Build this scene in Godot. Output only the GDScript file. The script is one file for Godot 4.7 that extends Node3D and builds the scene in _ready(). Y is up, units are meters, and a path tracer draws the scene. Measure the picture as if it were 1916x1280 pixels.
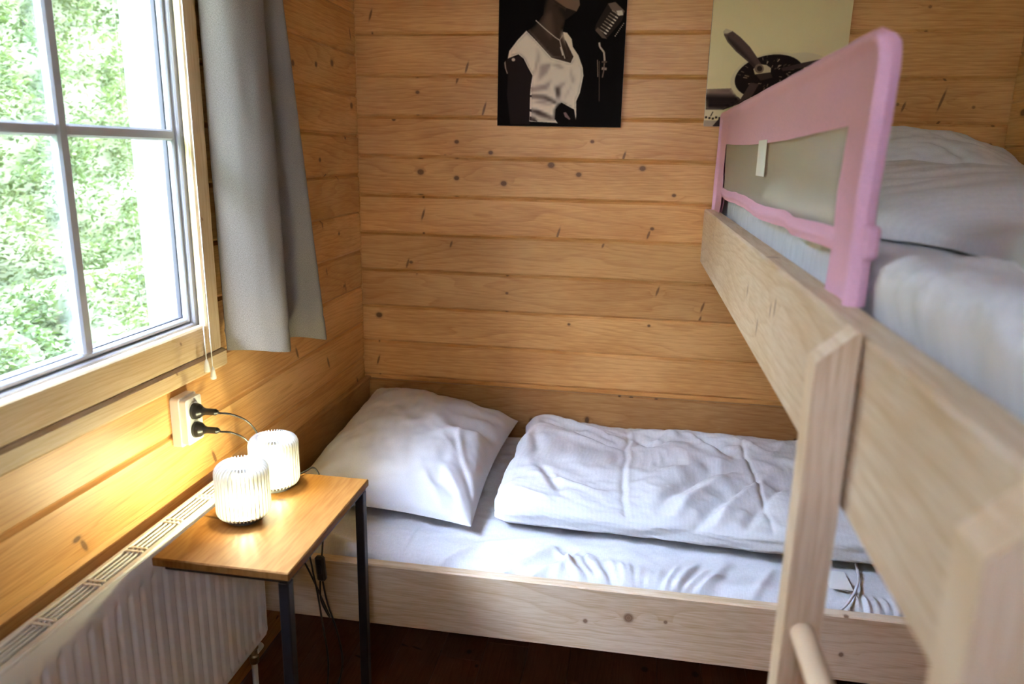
extends Node3D
# A small log-cabin bedroom: a lower bed under the back wall, an upper bunk along the right, a window on the left.
# x = 0 is the left wall, z = 0 the back wall, y = 0 the floor; metres.

const LOG := 0.13
const ROWS := 12
const ROOM_X := 2.02
const ROOM_Z := 3.1
const ROOM_Y := 2.35
const MATTRESS_Y := 0.40

var M := {}
var used := {}
var mesh_cache := {}
var rng := RandomNumberGenerator.new()

# ---------------------------------------------------------------- nodes
func numbered(called: String) -> String:
	var n: int = used.get(called, 0)
	used[called] = n + 1
	return called if n == 0 else "%s_%03d" % [called, n]

func thing(called: String, label: String, category: String, at := Vector3.ZERO, group := "") -> Node3D:
	var o := Node3D.new()
	o.name = numbered(called)
	add_child(o)
	o.position = at
	o.set_meta("label", label)
	o.set_meta("category", category)
	if group:
		o.set_meta("group", group)
	return o

func tagged(o: Node3D, label: String, category: String, group := "") -> Node3D:
	o.set_meta("label", label)
	o.set_meta("category", category)
	if group:
		o.set_meta("group", group)
	return o

func structure(called: String) -> Node3D:
	var o := Node3D.new()
	o.name = called
	o.set_meta("kind", "structure")
	add_child(o)
	return o

func part(parent: Node, called: String, mesh: Mesh, mat: Material, at := Vector3.ZERO, turn := Vector3.ZERO) -> MeshInstance3D:
	var o := MeshInstance3D.new()
	o.name = called if parent != self else numbered(called)
	o.mesh = mesh
	o.material_override = mat
	parent.add_child(o, true)
	o.position = at
	o.rotation = turn
	return o

# ---------------------------------------------------------------- shapes
class Build:
	var v := PackedVector3Array()
	var n := PackedVector3Array()
	var t := PackedVector2Array()
	func tri(a: Vector3, b: Vector3, c: Vector3, na: Vector3, nb: Vector3, nc: Vector3, ta := Vector2.ZERO, tb := Vector2.ZERO, tc := Vector2.ZERO) -> void:
		if (b - a).cross(c - a).dot(na + nb + nc) > 0.0:
			v.append_array([a, c, b]); n.append_array([na, nc, nb]); t.append_array([ta, tc, tb])
		else:
			v.append_array([a, b, c]); n.append_array([na, nb, nc]); t.append_array([ta, tb, tc])
	func flat(p: Array, nn: Vector3, uv := []) -> void:
		for i in range(1, p.size() - 1):
			if uv.size():
				tri(p[0], p[i], p[i + 1], nn, nn, nn, uv[0], uv[i], uv[i + 1])
			else:
				tri(p[0], p[i], p[i + 1], nn, nn, nn)
	func done() -> ArrayMesh:
		var a := []
		a.resize(Mesh.ARRAY_MAX)
		a[Mesh.ARRAY_VERTEX] = v
		a[Mesh.ARRAY_NORMAL] = n
		a[Mesh.ARRAY_TEX_UV] = t
		var m := ArrayMesh.new()
		m.add_surface_from_arrays(Mesh.PRIMITIVE_TRIANGLES, a)
		return m

# a box with chamfered edges; the grain of wood runs along AXIS and shows row ROW of the wood texture from OFF metres on
func cbox(size: Vector3, bevel := 0.003, axis := 0, row := 0, off := 0.0) -> ArrayMesh:
	var key := "%s %s %s %s %s" % [size, bevel, axis, row, off]
	if mesh_cache.has(key):
		return mesh_cache[key]
	var h := size * 0.5
	var b := minf(bevel, minf(h.x, minf(h.y, h.z)) * 0.9)
	var g := h - Vector3(b, b, b)
	var o1 := (axis + 1) % 3
	var o2 := (axis + 2) % 3
	var wide := o1 if size[o1] >= size[o2] else o2
	var w: float = maxf(size[wide], 0.06)
	var reach := maxf(2.048, size[axis] + off)
	var bd := Build.new()
	var quad := func(p: Array, nn: Vector3) -> void:
		var uv := []
		var an := nn.abs()
		var facing := 0 if an.x >= an.y and an.x >= an.z else 1 if an.y >= an.z else 2
		for q: Vector3 in p:
			var along: float = q[axis] + h[axis] + off
			var across: float = q[wide] / w + 0.5
			if facing == wide:
				across = q[o1 + o2 - wide] / w + 0.35
			elif facing == axis:
				along = off + q[o1 + o2 - wide] * 0.5 + 0.3
			across = clampf(across, 0.0, 1.0)
			uv.append(Vector2(along / reach, (row + 0.02 + 0.96 * (1.0 - across)) / ROWS))
		bd.flat(p, nn, uv)
	for a in 3:
		var c1 := (a + 1) % 3
		var c2 := (a + 2) % 3
		for s in [-1.0, 1.0]:
			var nn := Vector3.ZERO
			nn[a] = s
			var p := []
			for k in [[-1, -1], [1, -1], [1, 1], [-1, 1]]:
				var q := Vector3.ZERO
				q[a] = s * h[a]
				q[c1] = k[0] * g[c1]
				q[c2] = k[1] * g[c2]
				p.append(q)
			quad.call(p, nn)
		# the four edges that run along axis a
		for s1 in [-1.0, 1.0]:
			for s2 in [-1.0, 1.0]:
				var nn := Vector3.ZERO
				nn[c1] = s1
				nn[c2] = s2
				nn = nn.normalized()
				var p := []
				for k in [[-1, 0], [1, 0], [1, 1], [-1, 1]]:
					var q := Vector3.ZERO
					q[a] = k[0] * g[a]
					q[c1] = s1 * (h[c1] if k[1] == 0 else g[c1])
					q[c2] = s2 * (g[c2] if k[1] == 0 else h[c2])
					p.append(q)
				quad.call(p, nn)
	for sx in [-1.0, 1.0]:
		for sy in [-1.0, 1.0]:
			for sz in [-1.0, 1.0]:
				quad.call([Vector3(sx * h.x, sy * g.y, sz * g.z), Vector3(sx * g.x, sy * h.y, sz * g.z), Vector3(sx * g.x, sy * g.y, sz * h.z)], Vector3(sx, sy, sz).normalized())
	var m := bd.done()
	mesh_cache[key] = m
	return m

# a chamfered box given by its two corners
func slab(parent: Node, called: String, lo: Vector3, hi: Vector3, mat: Material, bevel := 0.003, axis := 0, row := 0, off := 0.0) -> MeshInstance3D:
	return part(parent, called, cbox(hi - lo, bevel, axis, row, off), mat, (lo + hi) * 0.5)

# an outline in the xy plane, pushed out along z from z0 to z1
func prism(outline: PackedVector2Array, z0: float, z1: float, row := 0) -> ArrayMesh:
	var bd := Build.new()
	var idx := Geometry2D.triangulate_polygon(outline)
	var centre := Vector2.ZERO
	for p in outline:
		centre += p
	centre /= outline.size()
	var uv := func(p: Vector2, z: float) -> Vector2: return Vector2((p.y + z) / 2.048 + 0.13 * row, (row + 0.2 + 0.6 * clampf((p.x - centre.x) * 12.0 + 0.5, 0, 1)) / ROWS)
	for side in [[z0, -1.0], [z1, 1.0]]:
		var nn := Vector3(0, 0, side[1])
		for i in range(0, idx.size(), 3):
			var a := outline[idx[i]]
			var b := outline[idx[i + 1]]
			var c := outline[idx[i + 2]]
			bd.tri(Vector3(a.x, a.y, side[0]), Vector3(b.x, b.y, side[0]), Vector3(c.x, c.y, side[0]), nn, nn, nn, uv.call(a, 0.0), uv.call(b, 0.0), uv.call(c, 0.0))
	var turn := 1.0 if Geometry2D.is_polygon_clockwise(outline) else -1.0
	for i in outline.size():
		var a := outline[i]
		var b := outline[(i + 1) % outline.size()]
		var e := (b - a).normalized()
		var nn := Vector3(-e.y, e.x, 0) * turn
		bd.flat([Vector3(a.x, a.y, z0), Vector3(b.x, b.y, z0), Vector3(b.x, b.y, z1), Vector3(a.x, a.y, z1)], nn, [uv.call(a, z0), uv.call(b, z0), uv.call(b, z1), uv.call(a, z1)])
	return bd.done()

func spline(p: Array, steps := 8) -> PackedVector3Array:
	var out := PackedVector3Array()
	for i in p.size() - 1:
		var p0: Vector3 = p[maxi(i - 1, 0)]
		var p3: Vector3 = p[mini(i + 2, p.size() - 1)]
		for k in steps:
			out.append((p[i] as Vector3).cubic_interpolate(p[i + 1], p0, p3, float(k) / steps))
	out.append(p[-1])
	return out

func tube(path: PackedVector3Array, radius: float, sides := 8, taper := 1.0) -> ArrayMesh:
	var bd := Build.new()
	var rings := []
	var up := Vector3(0.3, 1, 0.2).normalized()
	for i in path.size():
		var d := (path[mini(i + 1, path.size() - 1)] - path[maxi(i - 1, 0)]).normalized()
		var s := d.cross(up)
		if s.length() < 0.05:
			s = d.cross(Vector3.RIGHT)
		s = s.normalized()
		up = s.cross(d).normalized()
		var ring := []
		var r := radius * lerpf(1.0, taper, float(i) / (path.size() - 1))
		for k in sides + 1:
			var a := TAU * k / sides
			var nn := s * cos(a) + up * sin(a)
			ring.append([path[i] + nn * r, nn])
		rings.append(ring)
	for i in rings.size() - 1:
		for k in sides:
			var a = rings[i][k]; var b = rings[i][k + 1]; var c = rings[i + 1][k + 1]; var d = rings[i + 1][k]
			bd.tri(a[0], b[0], c[0], a[1], b[1], c[1])
			bd.tri(a[0], c[0], d[0], a[1], c[1], d[1])
	for e in [0, rings.size() - 1]:
		var nn: Vector3 = (path[0] - path[1]).normalized() if e == 0 else (path[-1] - path[-2]).normalized()
		for k in sides:
			bd.tri(path[e], rings[e][k][0], rings[e][k + 1][0], nn, nn, nn)
	return bd.done()

# profile of (radius, height) turned about the y axis
func lathe(profile: Array, sides := 24) -> ArrayMesh:
	var bd := Build.new()
	for i in profile.size() - 1:
		var p: Vector2 = profile[i]
		var q: Vector2 = profile[i + 1]
		if p.distance_to(q) < 1e-6:
			continue
		var d := (q - p).normalized()
		for k in sides:
			var a0 := TAU * k / sides
			var a1 := TAU * (k + 1) / sides
			var at := func(r: Vector2, a: float) -> Vector3: return Vector3(r.x * cos(a), r.y, r.x * sin(a))
			var nm := func(a: float) -> Vector3: return Vector3(d.y * cos(a), -d.x, d.y * sin(a))
			if p.x > 1e-6:
				bd.tri(at.call(p, a0), at.call(p, a1), at.call(q, a1), nm.call(a0), nm.call(a1), nm.call(a1))
			if q.x > 1e-6:
				bd.tri(at.call(p, a0), at.call(q, a1), at.call(q, a0), nm.call(a0), nm.call(a1), nm.call(a0))
	return bd.done()

# a smooth sheet: FN(u, v) -> point for u, v in 0..1; wrap_v joins the last column to the first
func sheet(nu: int, nv: int, fn: Callable, wrap_v := false, uvs := Vector2.ONE, skip = null) -> ArrayMesh:
	var p := PackedVector3Array()
	var nn := PackedVector3Array()
	var t := PackedVector2Array()
	p.resize((nu + 1) * (nv + 1)); nn.resize(p.size()); t.resize(p.size())
	for i in nu + 1:
		for j in nv + 1:
			p[i * (nv + 1) + j] = fn.call(float(i) / nu, float(j) / nv)
			t[i * (nv + 1) + j] = Vector2(uvs.x * i / nu, uvs.y * j / nv)
	var ix := PackedInt32Array()
	for i in nu:
		for j in nv:
			if skip != null and skip.call((i + 0.5) / nu, (j + 0.5) / nv):
				continue
			var a := i * (nv + 1) + j
			var b := a + nv + 1
			ix.append_array([a, a + 1, b, b, a + 1, b + 1])
	for k in range(0, ix.size(), 3):
		var c := (p[ix[k + 2]] - p[ix[k]]).cross(p[ix[k + 1]] - p[ix[k]])
		for q in 3:
			nn[ix[k + q]] += c
	if wrap_v:
		for i in nu + 1:
			var a := i * (nv + 1)
			var s := nn[a] + nn[a + nv]
			nn[a] = s
			nn[a + nv] = s
	for k in nn.size():
		nn[k] = nn[k].normalized()
	var arr := []
	arr.resize(Mesh.ARRAY_MAX)
	arr[Mesh.ARRAY_VERTEX] = p
	arr[Mesh.ARRAY_NORMAL] = nn
	arr[Mesh.ARRAY_TEX_UV] = t
	arr[Mesh.ARRAY_INDEX] = ix
	var m := ArrayMesh.new()
	m.add_surface_from_arrays(Mesh.PRIMITIVE_TRIANGLES, arr)
	return m

func noise(freq: float, s: int, oct := 3) -> FastNoiseLite:
	var n := FastNoiseLite.new()
	n.noise_type = FastNoiseLite.TYPE_SIMPLEX_SMOOTH
	n.frequency = freq
	n.seed = s
	n.fractal_octaves = oct
	return n

# the sum of folds in cloth at P; a fold is [x0, z0, x1, z1, height, width]
func folds(p: Vector2, list: Array) -> float:
	var s := 0.0
	for f in list:
		var a := Vector2(f[0], f[1])
		var d := Vector2(f[2], f[3]) - a
		var l := d.length()
		var t := (p - a).dot(d) / (l * l)
		if t < -0.2 or t > 1.2:
			continue
		var off := absf((p - a).cross(d)) / l
		if off > f[5] * 3.0:
			continue
		s += f[4] * exp(-(off * off) / (f[5] * f[5])) * smoothstep(-0.2, 0.25, t) * smoothstep(1.2, 0.75, t)
	return s

# piecewise interpolation through [[x, y], ...]
func along(table: Array, x: float) -> float:
	if x <= table[0][0]:
		return table[0][1]
	for i in table.size() - 1:
		if x <= table[i + 1][0]:
			return lerpf(table[i][1], table[i + 1][1], smoothstep(table[i][0], table[i + 1][0], x))
	return table[-1][1]

# ---------------------------------------------------------------- textures
func wood_texture(light: Vector3, dark: Vector3, heart: Vector3, strength: float) -> ImageTexture:
	var W := 2048
	var H := ROWS * 128
	var grab := func(w: int, h: int, f: float, s: int) -> PackedByteArray:
		var im: Image = noise(f, s, 2).get_image(w, h)
		im.convert(Image.FORMAT_L8)
		im.resize(W, H, Image.INTERPOLATE_CUBIC)
		return im.get_data()
	var warp: PackedByteArray = grab.call(44, 300, 0.045, 5)
	var fibre: PackedByteArray = grab.call(90, H, 0.30, 9)
	var tone: PackedByteArray = grab.call(48, 80, 0.09, 14)
	# knots: row -> [x metres, y 0..1 from the row's lower edge, radius x, radius y metres, depth]
	var knots := {}
	for r in ROWS:
		knots[r] = []
	# those of the back wall, read from the photograph: rows 0..8 are its logs from y = 0.572 up, row 9 the board behind the bed
	var seen := [[0.208, 1.302, 9], [0.328, 1.285, 7], [0.483, 1.272, 8], [0.634, 1.333, 9], [0.722, 1.306, 7], [0.919, 1.329, 8], [0.439, 1.373, 6], [0.328, 1.404, 6], [0.76, 1.412, 5], [0.056, 0.796, 9], [0.96, 1.139, 5], [0.172, 0.994, 5], [0.20, 1.56, 5], [0.12, 1.47, 5], [0.29, 1.36, 4], [1.02, 1.25, 5], [0.71, 0.80, 4], [0.97, 0.81, 4], [0.50, 0.90, 4]]
	for k in seen:
		var r := int(floor((k[1] - 0.572) / LOG))
		knots[r].append([k[0], (k[1] - 0.572) / LOG - r, k[2] * 0.00118, k[2] * 0.00096, 0.85])
	# spike knots: short upright streaks
	for k in [[0.416, 1.510, 20], [0.664, 1.114, 17], [0.809, 1.075, 7], [0.215, 1.16, 16], [0.160, 0.99, 14], [0.195, 0.96, 12], [0.99, 0.93, 14], [1.134, 0.885, 15], [1.128, 0.842, 14], [0.05, 0.63, 15], [0.86, 1.37, 13], [0.36, 1.64, 15], [0.33, 1.60, 13], [1.75, 1.55, 26], [0.95, 1.12, 12], [0.31, 1.06, 10], [1.65, 1.53, 12]]:
		var r := clampi(int(floor((k[1] - 0.572) / LOG)), 0, 8)
		knots[r].append([k[0], (k[1] - 0.572) / LOG - r, 0.0034, k[2] * 0.001, 0.72])
	for k in [[0.386, 0.60, 8], [0.60, 0.5, 8], [0.50, 0.5, 3], [0.797, 0.58, 7], [0.945, 0.42, 7], [0.905, 0.37, 5], [1.0, 0.43, 4], [1.03, 0.4, 5], [1.10, 0.2, 5], [1.247, 0.45, 5], [1.5, 0.5, 7]]:
		knots[9].append([k[0], k[1], k[2] * 0.001, k[2] * 0.0009, 0.95])
	for k in [[0.985, 0.60, 11], [0.885, 0.47, 5], [1.07, 0.6, 4], [1.46, 0.42, 5], [1.8, 0.6, 8]]:
		knots[10].append([k[0], k[1], k[2] * 0.001, k[2] * 0.0008, 0.9])
	for k in [[1.03, 0.53, 6], [1.28, 0.65, 7], [1.25, 0.6, 6], [1.155, 0.32, 7], [2.0, 0.54, 9], [1.97, 0.34, 9], [1.955, 0.9, 9], [0.4, 0.7, 5]]:
		knots[11].append([k[0], k[1], k[2] * 0.0006, k[2] * 0.0014, 0.8])
	rng.seed = 77
	for r in 9:
		for k in 3:
			knots[r].append([rng.randf_range(1.3, 2.0), rng.randf_range(0.2, 0.8), 0.0045, 0.004, 0.6])
	var data := PackedByteArray()
	data.resize(W * H * 3)
	for r in ROWS:
		rng.seed = 300 + r
		var rings := rng.randf_range(5.0, 9.0)
		var shift := rng.randf_range(0.0, 10.0)
		var bend := rng.randf_range(2.2, 4.2)
		var lean := rng.randf_range(0.93, 1.05)
		var push := PackedFloat32Array()
		var stain := PackedFloat32Array()
		push.resize(W * 128)
		stain.resize(W * 128)
		for k in knots[r]:
			var cx := int(k[0] * 1000.0)
			var cy := int((1.0 - k[1]) * 128.0)
			var rx: float = k[2] * 1000.0
			var ry: float = k[3] * 985.0
			for y in range(maxi(0, cy - 40), mini(128, cy + 40)):
				for x in range(maxi(0, cx - 90), mini(W, cx + 90)):
					var dx := x - cx
					var dy := y - cy
					var i := y * W + x
					push[i] += signf(dy) * 0.9 * exp(-absf(dy) / 14.0) * exp(-(dx * dx) / 900.0)
					var ex := dx + 0.28 * dy if ry > rx * 2.0 else float(dx)
					var q := sqrt(ex * ex / (rx * rx) + dy * dy / (ry * ry))
					if q < 1.9:
						var s: float = k[4] * (smoothstep(1.25, 0.75, q) * (0.62 + 0.38 * absf(sin(q * 7.0))) + 0.22 * smoothstep(1.9, 1.0, q))
						stain[i] = maxf(stain[i], s)
		for y in 128:
			var base := (r * 128 + y) * W
			for x in W:
				var i := base + x
				var s: float = y * rings / 128.0 + warp[i] * bend / 255.0 + shift + push[y * W + x]
				var f: float = s - floorf(s)
				var late := f * f * f * (1.0 - smoothstep(0.93, 1.0, f))
				var mixed: float = clampf((late * 0.5 + (fibre[i] - 128) * 0.0034 + (tone[i] - 128) * 0.0030) * strength + 0.25, 0.0, 1.0)
				var c := light.lerp(dark, mixed) * lean
				c = c.lerp(heart, stain[y * W + x])
				data[i * 3] = clampi(int(c.x), 0, 255)
				data[i * 3 + 1] = clampi(int(c.y), 0, 255)
				data[i * 3 + 2] = clampi(int(c.z), 0, 255)
	return ImageTexture.create_from_image(Image.create_from_data(W, H, false, Image.FORMAT_RGB8, data))

func weave_texture(size: int, s: int, contrast: float, stripe := 0.0) -> ImageTexture:
	var a := noise(0.35, s, 2).get_image(size / 4, size).duplicate()
	a.resize(size, size)
	var b := noise(0.35, s + 1, 2).get_image(size, size / 4).duplicate()
	b.resize(size, size)
	var im := Image.create(size, size, false, Image.FORMAT_RGB8)
	for y in size:
		for x in size:
			var v: float = (a.get_pixel(x, y).r + b.get_pixel(x, y).r - 1.0) * contrast
			v += stripe * (0.5 if (x / 8) % 2 == 0 else -0.5)
			var g := clampf(0.9 + v, 0.0, 1.0)
			im.set_pixel(x, y, Color(g, g, g))
	return ImageTexture.create_from_image(im)

# fills a polygon with one colour, row by row
func fill(im: Image, p: Array, c: Color) -> void:
	var lo := 1e9
	var hi := -1e9
	for q in p:
		lo = minf(lo, q.y)
		hi = maxf(hi, q.y)
	for y in range(maxi(0, int(lo)), mini(im.get_height(), int(hi) + 1)):
		var xs := []
		for i in p.size():
			var a: Vector2 = p[i]
			var b: Vector2 = p[(i + 1) % p.size()]
			var yy := y + 0.5
			if (a.y <= yy) != (b.y <= yy):
				xs.append(a.x + (yy - a.y) / (b.y - a.y) * (b.x - a.x))
		xs.sort()
		for k in range(0, xs.size() - 1, 2):
			im.fill_rect(Rect2i(int(xs[k]), y, maxi(1, int(xs[k + 1]) - int(xs[k])), 1), c)

func oval(c: Vector2, rx: float, ry: float, turn := 0.0) -> Array:
	var p := []
	for k in 40:
		p.append(c + Vector2(cos(TAU * k / 40.0) * rx, sin(TAU * k / 40.0) * ry).rotated(turn))
	return p

func stroke(im: Image, p: Array, w: float, c: Color) -> void:
	for i in p.size() - 1:
		var d: Vector2 = (p[i + 1] - p[i]).normalized().orthogonal() * w * 0.5
		fill(im, [p[i] + d, p[i + 1] + d, p[i + 1] - d, p[i] - d], c)

func softened(im: Image, by: int) -> Image:
	var w := im.get_width()
	var h := im.get_height()
	im.generate_mipmaps()
	im.resize(w / by, h / by, Image.INTERPOLATE_TRILINEAR)
	im.clear_mipmaps()
	im.resize(w / 2, h / 2, Image.INTERPOLATE_CUBIC)
	return im

# the print of a singer in a white blouse beside an old microphone
func singer_print() -> ImageTexture:
	var im := Image.create(800, 1200, false, Image.FORMAT_RGB8)
	im.fill(Color8(17, 13, 14))
	var at := func(list: Array) -> Array:
		var out := []
		for q in list:
			out.append(Vector2((q[0] - 60.0 + q[1] * 0.035) / 1210.0 * 800.0, 1200.0 - (1205.0 - q[1]) / 3123.0 * 2000.0))
		return out
	var skin := Color8(66, 50, 44)
	fill(im, at.call([[495, -700], [540, -600], [560, -300], [520, 0], [480, 160], [400, 260], [330, 300], [430, 420], [560, 560], [750, 600], [770, 520], [660, 310], [690, 200], [700, 110], [800, 130], [830, 60], [820, -60], [850, -140], [820, -260], [800, -420], [700, -560]]), skin)
	fill(im, at.call([[440, -700], [700, -640], [600, -480], [560, -200], [530, 20], [400, -80], [360, -400]]), Color8(20, 15, 15))
	fill(im, at.call([[560, 0], [700, 95], [800, 128], [830, 70], [815, -40], [700, -60]]), Color8(118, 92, 76))
	fill(im, at.call([[700, 95], [800, 130], [690, 210], [640, 120], [590, 40]]), Color8(42, 32, 30))
	fill(im, at.call([[500, 150], [560, 120], [590, 330], [540, 380], [470, 240]]), Color8(88, 68, 58))
	# the arm
	fill(im, at.call([[105, 600], [130, 560], [260, 530], [370, 720], [360, 900], [345, 1190], [150, 1195], [120, 900], [135, 700]]), Color8(38, 29, 29))
	# the blouse
	var cloth := Color8(224, 206, 184)
	fill(im, at.call([[320, 300], [430, 410], [560, 550], [745, 600], [770, 540], [700, 400], [655, 340], [665, 312], [710, 320], [755, 380], [765, 450], [820, 530], [860, 640], [868, 720], [835, 880], [800, 960], [800, 1100], [790, 1190], [640, 1180], [600, 1170], [340, 1160], [350, 900], [360, 800], [375, 720], [330, 640], [290, 560], [240, 520], [135, 560], [150, 490], [230, 390]]), cloth)
	var shade := Color8(172, 150, 136)
	for f in [[[430, 440], [445, 560], [400, 700], [380, 730], [420, 560]], [[450, 620], [560, 600], [520, 690], [430, 770], [440, 700]], [[560, 620], [640, 610], [680, 660], [620, 640]], [[590, 820], [620, 960], [640, 975], [650, 850], [700, 770], [640, 800]], [[360, 830], [500, 800], [560, 760], [520, 850], [360, 880]], [[740, 640], [780, 760], [700, 900], [680, 960], [760, 800]], [[360, 960], [480, 950], [580, 1000], [470, 990]], [[360, 1060], [460, 1080], [590, 1150], [450, 1120]]]:
		fill(im, at.call(f), shade)
	for f in [[[350, 905], [500, 912], [610, 965], [600, 985], [480, 935], [350, 925]], [[345, 1040], [430, 1050], [560, 1110], [600, 1140], [420, 1090], [345, 1062]], [[345, 1110], [400, 1125], [420, 1160], [345, 1150]], [[600, 840], [630, 830], [640, 900], [615, 930]]]:
		fill(im, at.call(f), Color8(60, 46, 44))
	fill(im, at.call([[620, 990], [660, 975], [780, 1040], [805, 1200], [640, 1200], [590, 1130], [590, 1050]]), Color8(20, 15, 16))
	fill(im, at.call([[675, 1070], [700, 1065], [745, 1130], [735, 1140], [690, 1110]]), Color8(120, 96, 92))
	fill(im, at.call([[100, 600], [112, 580], [120, 660], [135, 700], [125, 705], [105, 650]]), Color8(150, 130, 120))
	fill(im, at.call(oval_points(190, 570, 18, 16)), Color8(190, 172, 158))
	blur_inside(im, at.call([[325, 315], [430, 425], [560, 565], [740, 612], [780, 560], [850, 650], [855, 720], [825, 870], [790, 950], [790, 1030], [660, 970], [600, 1040], [590, 1150], [360, 1150], [365, 900], [375, 800], [390, 720], [340, 640], [300, 560], [245, 510], [165, 535], [170, 490], [240, 400]]), 14)
	blur_inside(im, at.call([[500, 0], [700, 100], [690, 220], [670, 310], [730, 560], [560, 545], [440, 410], [345, 300], [480, 170]]), 20)
	# the necklace
	stroke(im, at.call([[410, 205], [500, 285], [600, 365], [640, 390], [655, 450], [690, 560]]), 6.0, Color8(196, 178, 160))
	stroke(im, at.call([[640, 390], [665, 345]]), 5.0, Color8(170, 150, 136))
	stroke(im, at.call([[650, 450], [672, 530]]), 12.0, Color8(196, 178, 160))
	# the microphone
	fill(im, at.call([[1090, 60], [1160, 45], [1250, 130], [1225, 215], [1090, 370], [1040, 350], [970, 290], [985, 240]]), Color8(44, 34, 32))
	fill(im, at.call([[1090, 60], [1160, 45], [1250, 130], [1225, 170], [1170, 150], [1120, 110]]), Color8(112, 92, 80))
	fill(im, at.call([[1170, 125], [1225, 120], [1235, 165], [1190, 170]]), Color8(206, 190, 168))
	for k in 8:
		var o := Vector2(1190 - k * 17, 160 + k * 24)
		stroke(im, at.call([[o.x - 62, o.y - 40], [o.x + 12, o.y + 8]]), 6.0, Color8(150, 130, 112))
		stroke(im, at.call([[o.x - 12, o.y - 8], [o.x + 12, o.y + 8]]), 8.0, Color8(222, 206, 184))
	for k in 8:
		fill(im, at.call(oval_points(1240 - k * 11, 240 + k * 16, 6, 6)), Color8(186, 168, 152))
	fill(im, at.call([[1000, 270], [1090, 380], [1040, 370], [975, 300]]), Color8(92, 74, 66))
	stroke(im, at.call([[1015, 410], [1020, 450], [1060, 500], [1068, 580]]), 12.0, Color8(176, 156, 140))
	stroke(im, at.call([[1000, 570], [1005, 730]]), 7.0, Color8(124, 104, 94))
	stroke(im, at.call([[1018, 580], [1020, 960]]), 5.0, Color8(96, 78, 70))
	stroke(im, at.call([[1040, 590], [1090, 590]]), 10.0, Color8(96, 78, 70))
	stroke(im, at.call([[1040, 650], [1088, 655]]), 16.0, Color8(150, 130, 116))
	stroke(im, at.call([[1065, 600], [1060, 670], [1048, 735]]), 8.0, Color8(120, 100, 90))
	return ImageTexture.create_from_image(softened(im, 3))

# copies a blurred version of the picture back inside an outline
func blur_inside(im: Image, outline: Array, by: int) -> void:
	var soft: Image = im.duplicate()
	soft.generate_mipmaps()
	soft.resize(im.get_width() / by, im.get_height() / by, Image.INTERPOLATE_TRILINEAR)
	soft.clear_mipmaps()
	soft.resize(im.get_width(), im.get_height(), Image.INTERPOLATE_CUBIC)
	var mask := Image.create(im.get_width(), im.get_height(), false, Image.FORMAT_RGBA8)
	fill(mask, outline, Color(1, 1, 1, 1))
	im.blit_rect_mask(soft, mask, Rect2i(0, 0, im.get_width(), im.get_height()), Vector2i.ZERO)

func oval_points(x: float, y: float, rx: float, ry: float) -> Array:
	var p := []
	for k in 16:
		p.append([x + cos(TAU * k / 16.0) * rx, y + sin(TAU * k / 16.0) * ry])
	return p

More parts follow.
